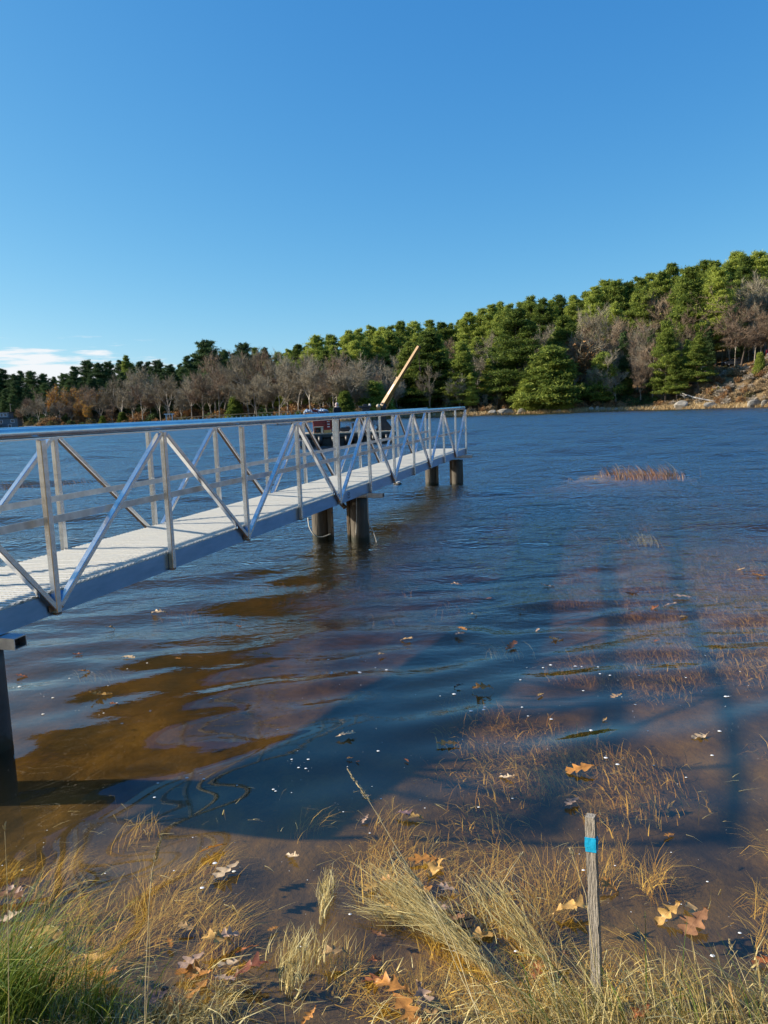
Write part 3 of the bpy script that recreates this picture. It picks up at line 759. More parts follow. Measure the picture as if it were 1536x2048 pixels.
leaf_or = mat('orange_foliage', rough=.8, ramp=[(.25, (.24, .09, .02)), (.5, (.5, .24, .035)), (.75, (.58, .36, .06))], scale=.5, island=.6, objrand=.2, transl=.3)
leaf_br = mat('rust_foliage', rough=.85, ramp=[(.25, (.14, .06, .025)), (.5, (.32, .17, .065)), (.75, (.48, .29, .12))], scale=.5, island=.6, objrand=.2, transl=.3)
leaf_yl = mat('yellow_foliage', rough=.8, ramp=[(.25, (.3, .24, .03)), (.75, (.55, .45, .06))], scale=.5, island=.6, transl=.3)
shrub_o = mat('olive_foliage', rough=.85, ramp=[(.25, (.06, .055, .015)), (.5, (.14, .12, .03)), (.75, (.24, .19, .06))], scale=.8, island=.6, objrand=.3, transl=.2)
def tri_cloud(C, size, normal_bias, rng, aspect=.35):
    """feather-like triangles round centres C; returns V,F"""
    n = len(C)
    d = rng.normal(size=(n, 3)); d[:, 2] *= normal_bias; d /= np.linalg.norm(d, axis=1, keepdims=True)+1e-9
    e = np.cross(d, rng.normal(size=(n, 3))); e /= np.linalg.norm(e, axis=1, keepdims=True)+1e-9
    s = size*(.6+.8*rng.random(n))[:, None]
    V = np.empty((n*3, 3)); V[0::3] = C-e*s*aspect*.5; V[1::3] = C+e*s*aspect*.5; V[2::3] = C+d*s
    return V, np.arange(n*3).reshape(n, 3)
def pine_mesh(seed, h=18.0, base=.22, spread=.2, dense=1.0, flat=.12, lean=0, irregular=.36, needle=pine_g, top_round=.0):
    rng = np.random.default_rng(seed); rnd = random.Random(seed)
    tk = MB(); pts = []; 
    for i in range(8):
        t = i/7; pts.append((lean*t*t*h+.12*math.sin(t*5+seed), .12*math.cos(t*4+seed), t*h))
    tk.tube(pts, [max(.03, .24*(1-t/7.3)*h/18) for t in range(8)], 7)
    C = []
    z = base*h; 
    while z < h*.985:
        t = (z/h-base)/(1-base)
        env = (1-t)**(.75-.25*top_round)*(.55+.45*min(1, t*5+.3))
        nb_ = rnd.randint(4, 7)
        for j in range(nb_):
            a = rnd.random()*6.283; L = spread*h*env*(1-irregular+irregular*2*rnd.random()*.75)+.35
            rise = (.05+.5*t)*L*(.5+rnd.random())
            p0 = Vector(np.array([np.interp(z, [q[2] for q in pts], [q[0] for q in pts]), 0, z])); di = Vector((math.cos(a), math.sin(a), 0))
            p1 = p0+di*L*.55+Vector((0, 0, rise*.3)); p2 = p0+di*L+Vector((0, 0, rise))
            tk.tube([p0, p1, p2], [.05*h/18+.02*L/4, .035, .012], 3, caps=False)
            nn = int((7+10*L)*dense*2.1)
            s = .25+.75*rng.random(nn)**.75
            side = rng.normal(size=nn)*L*.22*(.5+s*.7)
            P = np.array(p0)[None]*(1-s)[:, None]+np.array(p2)[None]*s[:, None]
            perp = np.array([-di.y, di.x, 0])
            P = P+perp[None]*side[:, None]; P[:, 2] += rng.normal(size=nn)*flat*.6*(.6+L*.08)+.08
            C.append(P)
        z += h*(.026+.014*rnd.random())*(1+.25*(1-t))
    C = np.concatenate(C)
    reps = 4
    C = np.repeat(C, reps, 0)+rng.normal(size=(len(C)*reps, 3))*np.array([.2, .2, .13])
    V, F = tri_cloud(C, .42, .9, rng, .3)
    return tk.mesh('trunk', bark_dark), np_mesh('crown', V, F, needle)
def bare_mesh(seed, h=14.0, spread=.42, leaders=3, fork=.30, twig=twig_grey, bark=bark_grey, leaf=None, leafn=0, upright=.75, twn=1.0, leafz=0):
    rnd = random.Random(seed); rng = np.random.default_rng(seed)
    tk = MB(); fine_ = MB(); tips = []
    def grow(p, d, L, r, lev):
        segs = 3 if lev < 2 else 2
        pts = [p]; rr = [r]; q = p.copy(); dd = d.copy()
        for s in range(segs):
            dd = (dd+Vector((rnd.gauss(0, .12 if lev else .035), rnd.gauss(0, .12 if lev else .035), rnd.gauss(.05, .08)))).normalized()
            q = q+dd*L/segs; pts.append(q.copy()); rr.append(r*(1-.45*(s+1)/segs))
        (tk if lev < 3 else fine_).tube(pts, rr, 6 if lev == 0 else (4 if lev < 3 else 3), caps=False)
        if lev >= 4:
            tips.append((pts[1], dd, L)); tips.append((q, dd, L)); return
        nch = {0: leaders, 1: 4, 2: 4, 3: 4}[lev]
        for c in range(nch):
            t = 1.0 if c == 0 else (.45+.55*rnd.random() if lev else .62+.38*rnd.random())
            i = min(int(t*segs), segs-1); base_ = pts[i].lerp(pts[i+1], t*segs-i)
            a = rnd.random()*6.283; ax = Vector((math.cos(a), math.sin(a), 0))
            ang = (.25 if c == 0 else .62)*(1+.3*rnd.random())*spread/.42
            nd = (dd*math.cos(ang)+(ax-dd*ax.dot(dd)).normalized()*math.sin(ang)+Vector((0, 0, .22*upright))).normalized()
            grow(base_, nd, L*(.80 if c == 0 else .62)*(.8+.35*rnd.random()), r*(.58 if c == 0 else .42), lev+1)
    grow(Vector((0, 0, -.3)), Vector((rnd.gauss(0, .05), rnd.gauss(0, .05), 1)).normalized(), h*fork+.3, .21*h/14, 0)
    # fine twigs, thin triangles leaving the branch tips
    nT = int(14*twn)
    P = np.array([np.array(t[0]) for t in tips for _ in range(nT)]); Dv = np.array([np.array(t[1]) for t in tips for _ in range(nT)])
    n = len(P)
    d = Dv+rng.normal(size=(n, 3))*.55+np.array([0, 0, .15]); d /= np.linalg.norm(d, axis=1, keepdims=True)
    e = np.cross(d, rng.normal(size=(n, 3))); e /= np.linalg.norm(e, axis=1, keepdims=True)
    L = (.5+.7*rng.random(n))[:, None]*h/14*1.0
    P = P+Dv*(rng.random(n)[:, None]-.5)*.5
    V = np.empty((n*3, 3)); V[0::3] = P-e*.016; V[1::3] = P+e*.016; V[2::3] = P+d*L
    fv = np.array([tuple(v) for v in fine_.v]) if fine_.v else np.zeros((0, 3))
    ff = np.array([f for f in fine_.f]); tr1 = ff[:, [0, 1, 2]]; tr2 = ff[:, [0, 2, 3]]
    Fa = np.concatenate([np.arange(n*3).reshape(n, 3), tr1+n*3, tr2+n*3]); Va = np.concatenate([V, fv])
    sc_ = h/max(Va[:, 2].max(), 1e-3); Va = Va*sc_
    tk.v = [(v[0]*sc_, v[1]*sc_, v[2]*sc_) for v in tk.v]
    cm = np_mesh('crown', Va, Fa, twig)
    lm = None
    if leaf:
        tp = np.array([np.array(t[0]) for t in tips])*sc_
        tp = tp[tp[:, 2] > leafz*h]
        C = tp[rng.integers(0, len(tp), leafn)]+rng.normal(size=(leafn, 3))*.35
        Vl, Fl = tri_cloud(C, .34, 1, rng, .8); lm = np_mesh('foliage', Vl, Fl, leaf)
    return tk.mesh('trunk', bark), cm, lm
PINES = [pine_mesh(1, 18, .14, .27, 1.0), pine_mesh(2, 18, .22, .25, 1.0, irregular=.6, top_round=.1), pine_mesh(3, 18, .10, .28, 1.05), pine_mesh(4, 18, .28, .25, 1.1, top_round=.4, irregular=.5, lean=.02, flat=.2), pine_mesh(5, 18, .2, .23, 1.0, flat=.2, top_round=.1)]
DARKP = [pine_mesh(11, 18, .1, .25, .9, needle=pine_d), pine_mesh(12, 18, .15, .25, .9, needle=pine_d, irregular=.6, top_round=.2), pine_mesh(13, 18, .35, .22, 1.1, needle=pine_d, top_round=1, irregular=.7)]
LOWP = [pine_mesh(21, 9, .05, .40, 1.0, flat=.05, irregular=.7), pine_mesh(22, 7, .03, .30, 2.0, flat=.2), pine_mesh(23, 6, .02, .22, 2.6, flat=.25)]
BARE = [bare_mesh(31, 14), bare_mesh(32, 14, .36, 3, .32), bare_mesh(33, 14, .5, 4, .2), bare_mesh(34, 14, .4, 3, .26), bare_mesh(35, 14, .45, 4, .22)]
BARER = [bare_mesh(41, 14, .42, 3, .28, twig=twig_red), bare_mesh(42, 14, .5, 4, .22, twig=twig_red)]
OAK = [bare_mesh(51, 14, .62, 5, .30, twig=twig_red, bark=bark_dark, upright=.3, twn=1.6)]
THIN = [bare_mesh(61, 12, .5, 3, .45, twn=.5, upright=.1)]
ORANGE = [bare_mesh(71, 13, .42, 4, .22, leaf=leaf_or, leafn=2600, twn=.7, leafz=.35), bare_mesh(72, 12, .45, 4, .2, leaf=leaf_or, leafn=1500, twn=.9, leafz=.5)]
RUST = [bare_mesh(75, 9, .5, 4, .15, leaf=leaf_br, leafn=1800, twn=.8)]
KIND = {'pine': (PINES, 18, 'pine_tree', 'pine tree'), 'darkpine': (DARKP, 18, 'pine_tree', 'pine tree'), 'bare': (BARE, 14, 'bare_tree', 'bare tree'), 'barered': (BARER, 14, 'bare_tree', 'bare tree'), 'oak': (OAK, 14, 'bare_tree', 'bare tree'), 'thin': (THIN, 12, 'bare_tree', 'bare tree'), 'orange': (ORANGE, 13, 'autumn_tree', 'autumn tree'), 'rust': (RUST, 9, 'autumn_tree', 'autumn tree'), 'low': (LOWP[:1], 9, 'pine_tree', 'pine tree'), 'young': (LOWP[1:], 6.5, 'young_pine', 'young pine')}
def zone(px):
    for lim, s in ((-20, 'beyond the left edge'), (60, 'behind the shore house'), (140, 'just right of the shore house'), (210, 'by the orange trees at left'), (300, 'left of the white dock frame'), (370, 'behind the white dock frame'), (430, 'behind the left pier end'), (480, 'behind the pier middle'), (540, 'behind the right pier half'), (600, 'left of the barge'), (650, 'behind the red cabinet'), (700, 'behind the person on the barge'), (745, 'behind the black winch tower'), (790, 'left of the crane boom'), (840, 'behind the crane boom tip'), (890, 'right of the crane boom'), (940, 'above the gangway end'), (990, 'right of the gangway end'), (1040, 'above the long pale boulder'), (1090, 'behind the big shore pine'), (1145, 'behind the broad low pine'), (1200, 'right of the broad low pine'), (1250, 'above the row of shore stones'), (1310, 'above the brown brushy bank'), (1360, 'by the thin pale tree'), (1400, 'left of the parked car'), (1440, 'above the parked car'), (1480, 'by the widest oak'), (1560, 'at the right edge'), (9999, 'beyond the right edge')):
        if px < lim: return s
TREES = []
ADJ = {'pine': 'green pine', 'darkpine': 'dark green pine', 'bare': 'leafless grey tree', 'barered': 'leafless reddish tree', 'oak': 'broad leafless oak', 'thin': 'thin pale leafless tree', 'orange': 'orange autumn tree', 'rust': 'rust leaved tree', 'low': 'broad low bright green pine', 'young': 'small bright green young pine'}
def polar(px, t):
    """ground point t metres behind the far shoreline in the direction of photo column px"""
    d = ray(px, horizon(px)); th = math.atan2(d.x, d.y); r = float(D_of(th))+t
    return Vector((r*math.sin(th), r*math.cos(th), 0)), r*math.cos(th)
ntree = 0
def tree(kind, px, t, topy=None, h=None, wide=1.0, rowname='', label=None, var=None):
    global ntree
    p, Yd = polar(px, t); z = gz(p.x, p.y)-.15
    ms_, h0, nm, cat = KIND[kind]
    if topy is not None: h = EYE+(horizon(px)-topy)/F_PX*Yd*1.0-z
    h = max(h, 2.5)
    m_ = ms_[var if var is not None else random.randrange(len(ms_))]
    s = h/h0
    lab = label or (ADJ[kind]+' '+rowname+' '+zone(px)).replace('  ', ' ')
    e = empty(nm, (p.x, p.y, z), random.random()*6.28, label=lab, cat=cat)
    if not label: e['group'] = lab; TREES.append((px, e))
    w = s*wide*random.uniform(.9, 1.12)
    e.scale = (w, w, s)
    o = bpy.data.objects.new('trunk', m_[0]); col.objects.link(o); o.parent = e
    o = bpy.data.objects.new('crown', m_[1]); col.objects.link(o); o.parent = e
    if len(m_) > 2 and m_[2]:
        o = bpy.data.objects.new('foliage', m_[2]); col.objects.link(o); o.parent = e
    ntree += 1
    return e
SKY_ = [(-300, 735), (0, 742), (60, 738), (130, 742), (180, 730), (250, 724), (300, 728), (345, 722), (400, 712), (440, 700), (500, 705), (600, 690), (650, 682), (700, 670), (740, 655), (820, 645), (880, 648), (940, 632), (1000, 612), (1050, 603), (1110, 598), (1180, 592), (1200, 572), (1260, 570), (1300, 550), (1380, 535), (1430, 530), (1480, 520), (1540, 514), (1700, 500), (2000, 490)]
def skyl(px): return float(np.interp(px, *zip(*SKY_)))
# skyline row and the ranks in front of it
px = -170
while px < 1720:
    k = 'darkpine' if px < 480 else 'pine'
    tree(k, px, 62+random.uniform(-6, 16), topy=skyl(px)+random.uniform(-3, 15), rowname='on skyline')
    px += random.uniform(15, 26)
px = 500
while px < 1720:
    k = 'pine' if random.random() < .55 else random.choice(['barered', 'bare'])
    tree(k, px, 42+random.uniform(-5, 8), topy=skyl(px)+random.uniform(18, 55), rowname='upslope')
    px += random.uniform(22, 36)
px = -160
while px < 1340:
    hh = {0: 0}
    base = 790 if px < 60 else (770 if px < 240 else (742 if px < 420 else (708 if px < 800 else skyl(px)+95)))
    if px < 820: k = 'orange' if (75 < px < 215 and random.random() < .55) else ('barered' if random.random() < .25 else ('darkpine' if px < 50 else 'bare'))
    else: k = random.choice(['pine', 'bare', 'bare', 'barered'])
    tree(k, px, 22+random.uniform(-4, 7), topy=base+random.uniform(-16, 14), rowname='mid wood')
    px += random.uniform(17, 27)
px = 60
while px < 800:
    base = 795 if px < 240 else (760 if px < 420 else 728)
    k = 'orange' if (40 < px < 205 and random.random() < .45) else ('barered' if random.random() < .2 else 'bare')
    tree(k, px, 9+random.uniform(-3, 4), topy=base+random.uniform(-18, 18), rowname='in front')
    px += random.uniform(15, 25)
for r_t, dpx in ((36, 20), (80, 24)):
    px = -170
    while px < 900:
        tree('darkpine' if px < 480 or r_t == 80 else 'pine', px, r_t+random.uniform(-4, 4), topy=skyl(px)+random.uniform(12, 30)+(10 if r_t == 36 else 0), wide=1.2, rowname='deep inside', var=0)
        px += random.uniform(dpx*.8, dpx*1.3)
px = 900
while px < 1720:
    tree('pine', px, 88+random.uniform(-4, 8), topy=skyl(px)+random.uniform(12, 40), wide=1.3, rowname='deep inside', var=2)
    px += random.uniform(26, 40)
for i, (x, y) in enumerate(((4, -9), (-2, -12), (9, -6), (12, -14), (3, -19), (-6, -18), (17, -9), (-3, -27), (7, -26), (16, -22), (23, -16), (-12, -28))):
    k = ('pine', 'bare')[i % 2]; m_ = KIND[k][0][i % 4]; s_ = random.uniform(.55, .8)
    e = empty(KIND[k][2], (x, y, gz(x, y)-.1), i*1.3, label=ADJ[k]+' on the bank behind the viewpoint, number %s from the water' % ('first', 'second', 'third', 'fourth', 'fifth', 'sixth')[i//2], cat=KIND[k][3], group='trees on the bank behind the viewpoint')
    e.scale = (s_,)*3
    for nm_, q_ in zip(('trunk', 'crown'), m_):
        o = bpy.data.objects.new(nm_, q_); col.objects.link(o); o.parent = e
# accents
for kind, px, t, topy, wide, lab, var in [
    ('darkpine', 422, 50, 689, 1.3, 'tall dark pine with a domed top rising above the bare trees left of the centre', 2),
    ('darkpine', 494, 52, 694, 1.0, 'dark pine top above the bare trees, left one of the odd pair', 2),
    ('darkpine', 536, 54, 700, .95, 'wind-bent dark pine top, right one of the odd pair above the bare trees', 1),
    ('pine', 634, 48, 679, 1.2, 'round-topped pine on the skyline above the red cabinet', 3),
    ('pine', 704, 50, 668, 1.0, 'bushy pine on the skyline left of the boom tip', 0),
    ('pine', 262, 55, 716, .8, 'tall thin pine standing up by the white cloud bank', 1),
    ('pine', 822, 14, 690, 1.15, 'bright green pine right behind the crane boom tip', 0),
    ('pine', 860, 12, 668, 1.25, 'bright green pine on the shore, first one right of the boom tip', 2),
    ('pine', 925, 10, 690, 1.2, 'bright green pine on the shore above the far end of the handrail', 0),
    ('pine', 1035, 12, 625, 1.45, 'large bright green pine on the shore behind the two pale boulders', 2),
    ('pine', 1128, 20, 640, 1.15, 'tall layered pine rising behind the broad low pine', 0),
    ('low', 1100, 5, 700, 1.35, 'broad low bright green pine leaning over the shore right of the boulders', 0),
    ('young', 1130, 3, 790, 1.5, 'spreading low green pine bough at the waterline', 0),
    ('low', 1205, 8, 712, .85, 'mid-sized green pine standing alone in the brown brush of the right bank', 0),
    ('thin', 1322, 8, 660, 1.1, 'thin pale leafless tree with a straight white trunk on the right bank', 0),
    ('thin', 1180, 12, 690, 1.1, 'small bare tree with drooping limbs between the two green shore pines', 0),
    ('rust', 1150, 16, 660, 1.1, 'tree with rusty leaves caught between pines on the right slope', 0),
    ('oak', 1480, 24, 565, 1.3, 'very wide leafless oak spreading over the parked car at the right edge', 0),
    ('oak', 1375, 26, 590, .9, 'leafless brown oak on the hill left of the widest oak', 0),
    ('barered', 1240, 26, 630, 1.1, 'reddish leafless oak between the pines of the right slope', 0),
    ('bare', 690, 8, 702, 1.5, 'pale many-stemmed leafless tree behind the barge, widest of its row', 2),
    ('bare', 862, 6, 725, .9, 'grey leafless tree on the shore between two bright pines', 1),
    ('young', 690, 5, 790, 1.1, 'small round green pine on the shore behind the person on the barge', 0),
    ('young', 745, 7, 772, 1.8, 'bushy green pine on the shore just left of the crane boom foot', 0),
    ('young', 470, 6, 800, 1.1, 'small dark evergreen on the shore behind the low pier', 0),
    ('young', 245, 6, 825, 1.5, 'small rounded evergreen on the left shore by the marsh grass', 1),
    ('young', 205, 5, 832, 1.3, 'low dark evergreen bush on the left shore, leftmost of two', 1),
    ('young', 1517, 13, 708, .9, 'slender young pine on the sunlit bank at the right edge', 1),
    ('young', 1055, 4, 765, 1.2, 'young pine at the foot of the broad low pine', 0),
    ('pine', 1375, 30, 548, 1.0, 'tall pine with lit left side behind the left oak', 1),
    ('pine', 1430, 32, 545, 1.1, 'tall pine between the two leafless oaks on the right hill', 4)]:
    tree(kind, px, t, topy=topy, wide=wide, label=lab, var=var)
px = 800
while px < 1400:
    tree(random.choice(['bare', 'barered', 'bare', 'pine', 'thin', 'bare']), px, random.uniform(5, 13), topy=skyl(px)+random.uniform(100, 170), wide=.9, rowname='by the water')
    px += random.uniform(17, 30)
# slim trunks on the right terrace
for i in range(26):
    px = 1235+i*13+random.uniform(-4, 4)
    tree(random.choice(['bare', 'barered', 'darkpine']), px, 24+random.uniform(-3, 12) if px > 1350 else 14+random.uniform(-3, 10), topy=skyl(px)+random.uniform(80, 140), wide=.6, rowname='with slim trunk')
# ------------------------------------------------------------------ shrubs, marsh grass, boulders
def shrub_mesh(seed, m_t, m_l, nl=1400, h=1.6, w=1.5):
    rng = np.random.default_rng(seed); n = 420
    a = rng.random(n)*6.283; el = .25+1.25*rng.random(n)
    d = np.stack([np.cos(a)*np.cos(el)*w, np.sin(a)*np.cos(el)*w, np.sin(el)*h], 1)
    P = rng.normal(size=(n, 3))*np.array([.25, .25, 0])
    e = np.cross(d, rng.normal(size=(n, 3))); e /= np.linalg.norm(e, axis=1, keepdims=True)
    V = np.empty((n*3, 3)); V[0::3] = P-e*.03; V[1::3] = P+e*.03; V[2::3] = P+d*(.6+.5*rng.random(n))[:, None]
    a = rng.random(nl)*6.283; el = rng.random(nl)*1.5; r = (.35+.65*rng.random(nl)**.6)
    r = r*(.8+.35*np.sin(a*3+seed)*np.cos(el*4))
    C = np.stack([np.cos(a)*np.cos(el)*w*r, np.sin(a)*np.cos(el)*w*r, np.sin(el)*h*r+.1], 1)
    Vl, Fl = tri_cloud(C, .22, 1, rng, .6)
    return np_mesh('stem', V, np.arange(n*3).reshape(n, 3), m_t), np_mesh('foliage', Vl, Fl, m_l)
leaf_tan = mat('tan_brush', rough=.9, ramp=[(.25, (.20, .125, .06)), (.5, (.36, .25, .13)), (.75, (.5, .38, .22))], scale=.8, island=.6, objrand=.3, transl=.2)
leaf_pale = mat('pale_brush', rough=.9, ramp=[(.25, (.3, .25, .19)), (.75, (.55, .48, .40))], scale=.8, island=.6, transl=.2)
SHR = {'brown': shrub_mesh(1, twig_red, leaf_br), 'tan': shrub_mesh(2, twig_grey, leaf_tan, 1700), 'olive': shrub_mesh(3, twig_grey, shrub_o), 'yellow': shrub_mesh(4, twig_grey, leaf_yl, 900), 'pale': shrub_mesh(5, twig_grey, leaf_pale, 900), 'dark': shrub_mesh(6, bark_dark, pine_d, 1800)}
SADJ = {'brown': 'rust brown shrub', 'tan': 'dry tan shrub', 'olive': 'olive green shrub', 'yellow': 'yellow leaved shrub', 'pale': 'pale twiggy shrub', 'dark': 'dark evergreen shrub'}
def shrub(kind, px, t, s, label=None):
    p, Yd = polar(px, t); z = gz(p.x, p.y)-.1
    lab = label or SADJ[kind]+(' low on the bank ' if t < 7 else (' up the bank ' if t < 15 else ' in the wood '))+zone(px)
    e = empty('shrub', (p.x, p.y, z), random.random()*6.28, label=lab, cat='shrub')
    if not label: e['group'] = lab; TREES.append((px, e))
    e.scale = (s*random.uniform(.9, 1.3), s*random.uniform(.9, 1.3), s*random.uniform(.8, 1.1))
    for nm, m_ in zip(('stem', 'foliage'), SHR[kind]):
        o = bpy.data.objects.new(nm, m_); col.objects.link(o); o.parent = e
for i in range(62):
    px = 60+i*20.5+random.uniform(-6, 6)
    if px < 700: k = random.choice(['brown', 'brown', 'dark', 'olive', 'tan'])
    elif px < 1060: k = random.choice(['brown', 'brown', 'tan', 'olive', 'dark'])
    else: k = random.choice(['brown', 'tan', 'pale', 'dark'])
    shrub(k, px, random.uniform(3, 8), random.uniform(.8, 1.5))
for i in range(190):
    px = random.uniform(1190, 1570); t = random.uniform(2.5, 21)
    shrub(random.choice(['brown', 'tan', 'tan', 'pale', 'olive', 'tan', 'pale'] if px > 1340 else ['brown', 'brown', 'dark', 'tan']), px, t, random.uniform(.6, 1.15))
for i in range(110):
    px = -60+i*11.5+random.uniform(-5, 5)
    shrub(random.choice(['brown', 'brown', 'dark', 'dark', 'tan'] if px < 1100 else ['brown', 'dark']), px, random.uniform(9, 30), random.uniform(1.3, 2.3))
shrub('yellow', 1434, 8, 1.1, 'bright yellow shrub on the bank below the parked car')
def blades(C, L, wdt, lean_dir, lean, rng, seg=3, zmax=None, curl=.5, zmin=None):
    n = len(C); L = L[:, None] if np.ndim(L) else np.full((n, 1), L)
    ld = np.array(lean_dir)[None] if np.ndim(lean_dir) == 1 else lean_dir
    ld = ld+rng.normal(size=(n, 2))*curl; ld = ld/np.linalg.norm(ld, axis=1, keepdims=True)
    sd_ = np.stack([-ld[:, 1], ld[:, 0], np.zeros(n)], 1)
    a = rng.random(n)*6.28; sd_ = sd_*np.cos(a)[:, None]+np.stack([ld[:, 0], ld[:, 1], np.zeros(n)], 1)*np.sin(a)[:, None]
    V = np.empty((n, (seg+1)*2, 3)); wr = np.exp(rng.normal(size=n)*.45)*.9; kk_ = np.where(rng.random(n) < .25, rng.random(n)*2.2, 0)*(zmax is None)
    for s in range(seg+1):
        t = s/seg; le = lean*(rng.random(n)*.5+.75) if s == 0 else le
        ang = le*t+kk_*np.clip(t-.55, 0, 1)
        hx = L[:, 0]*np.sin(ang)*t; hz = L[:, 0]*t*np.cos(ang*.9)
        P = C+np.stack([ld[:, 0]*hx, ld[:, 1]*hx, hz], 1)
        if zmax is not None: P[:, 2] = np.minimum(P[:, 2], zmax-.012*rng.random(n))
        if zmin is not None: P[:, 2] = np.maximum(P[:, 2], zmin)
        w = (wdt*wr*(1-t*.8))[:, None]
        V[:, 2*s] = P-sd_*w/2; V[:, 2*s+1] = P+sd_*w/2
    F = []
    base = np.arange(n)*(seg+1)*2
    for s in range(seg): F.append(np.stack([base+2*s, base+2*s+1, base+2*s+3, base+2*s+2], 1))
    return V.reshape(-1, 3), np.concatenate(F)
straw_far = mat('marsh_straw', rough=.9, ramp=[(.25, (.34, .22, .09)), (.6, (.52, .38, .19)), (.8, (.6, .48, .28))], scale=.3, island=.6)
rng = np.random.default_rng(5)
n = 26000; pxs = rng.random(n)*1650-50; ts = rng.random(n)**1.3*np.interp(pxs, [0, 250, 330, 560, 700, 1536], [16, 8, 3, 3, 4.5, 4.5])+.1
ths = np.array([math.atan2(ray(q, horizon(q)).x, ray(q, horizon(q)).y) for q in pxs]); rs = D_of(ths)+ts
C = np.stack([rs*np.sin(ths), rs*np.cos(ths)], 1); C = np.concatenate([C, ground_z(C[:, 0], C[:, 1])[:, None]], 1)
V, F = blades(C, .35+.5*rng.random(n), .09, (1, 0), .4, rng, 2, curl=1.5)
np_obj('marsh_grass', np_mesh('marsh_grass', V, F, straw_far), label='tan marsh grass along the far shoreline', cat='grass', kind='stuff')
# leaf litter on the terrace
n = 7000; pxs = 1150+rng.random(n)*430; ts = 15+rng.random(n)*30
ths = np.array([math.atan2(ray(q, horizon(q)).x, ray(q, horizon(q)).y) for q in pxs]); rs = D_of(ths)+ts
C = np.stack([rs*np.sin(ths), rs*np.cos(ths)], 1); C = np.concatenate([C, ground_z(C[:, 0], C[:, 1])[:, None]+.12*rng.random(n)[:, None]], 1)
V, F = tri_cloud(C, .32, .5, rng, .9)
np_obj('leaf_litter', np_mesh('leaf_litter', V, F, leaf_br), label='rust coloured leaf litter under the trees of the right hill', cat='leaf litter', kind='stuff')
rock_m = mat('pale_granite', rough=.85, ramp=[(.3, (.16, .145, .12)), (.55, (.30, .275, .23)), (.75, (.44, .40, .34))], scale=1.2, bump=.5, bscale=3, objrand=.2)
def rock_mesh(seed):
    bm = bmesh.new(); bmesh.ops.create_icosphere(bm, subdivisions=3, radius=1)
    rnd = random.Random(seed); pl = [(Vector((rnd.gauss(0, 1), rnd.gauss(0, 1), rnd.gauss(0, 1))).normalized(), rnd.uniform(.45, .85)) for _ in range(14)]
    for v in bm.verts:
        for n_, d_ in pl:
            k = v.co.dot(n_)-d_
            if k > 0: v.co -= n_*k
        v.co += v.co.normalized()*.06*(float(vnoise(v.co.x*3+9, v.co.y*3+v.co.z*2+9, seed))-.5)
    me = bpy.data.meshes.new('boulder'); bm.to_mesh(me); bm.free(); me.materials.append(rock_m)
    return me
ROCKS = [rock_mesh(i) for i in range(4)]
def boulder(px, py, wpx, hpx, label, back=1.2, group=None):
    p, Yd = polar(px, back); z = gz(p.x, p.y)
    o = bpy.data.objects.new('boulder', ROCKS[random.randrange(4)]); col.objects.link(o)
    m_ = Yd/F_PX
    o.location = (p.x, p.y, z+hpx*m_*.12); o.scale = (wpx*m_/2*1.1, wpx*m_/2*.8, hpx*m_*.7)
    o.rotation_euler = (random.uniform(-.1, .1), random.uniform(-.2, .2), random.uniform(-.3, .3))
    tag(o, label, 'boulder', group)
    if group: TREES.append((px, o)); o['group'] = label
boulder(1012, 823, 36, 12, 'long pale boulder on the shore, left one of the pair under the big pine')
boulder(1046, 824, 20, 11, 'smaller pale boulder on the shore, right one of the pair under the big pine')
boulder(985, 826, 20, 9, 'flat pale boulder furthest left of the shore pair')
boulder(1364, 808, 32, 17, 'large white boulder at the waterline below the thin pale tree')
boulder(1420, 805, 30, 12, 'white boulder beneath the fallen bleached tree')
boulder(1510, 803, 30, 15, 'rounded pale boulder at the waterline near the right edge')
boulder(1532, 804, 18, 14, 'dark-sided boulder touching the right edge of the picture')
boulder(1118, 822, 16, 7, 'low stone on the shore under the broad low pine')
for i, (px, w, h) in enumerate(((1183, 12, 9), (1194, 9, 12), (1205, 11, 8), (1218, 12, 7), (1232, 14, 6), (1242, 9, 5), (1310, 10, 6))):
    boulder(px, 817, w, h, 'small pale stone at the foot of the brushy bank', 1.0, 'x')
for px in (792, 800, 810, 819, 829, 838, 846, 858, 868): boulder(px, 836, random.uniform(7, 12), random.uniform(4, 7), 'pale shore stone seen through the gangway railing', 1.0, 'stones seen through the gangway railing')
# fallen bleached tree
p, _ = polar(1395, 3.0); pz = gz(p.x, p.y)
bleach = mat('bleached_wood', rough=.8, ramp=[(.3, (.42, .38, .33)), (.7, (.66, .62, .56))], scale=3)
e = empty('fallen_tree', (p.x, p.y, pz+.4), R(-20), label='bleached fallen tree with bare limbs lying along the right shore', cat='fallen tree')
b = MB(); b.tube([(-3.2, .5, 2.3), (0, 0, 1.1), (3.6, -.4, .3), (6.8, -.6, .15)], [.05, .12, .18, .24], 7); b.build('trunk', bleach, e, smooth=True)
b = MB()
for i in range(16):
    t = random.random(); x = -3+t*7; z = 2.2-t*1.9
    b.tube([(x, 0, z), (x-.6+random.uniform(-.8, .8), random.uniform(-.6, .6), z+random.uniform(-.6, .5)), (x-1.4+random.uniform(-1, 1), random.uniform(-1, 1), z+random.uniform(-.9, 1.1))], [.05, .035, .012], 4, caps=False)
b.build('limb', bleach, e)
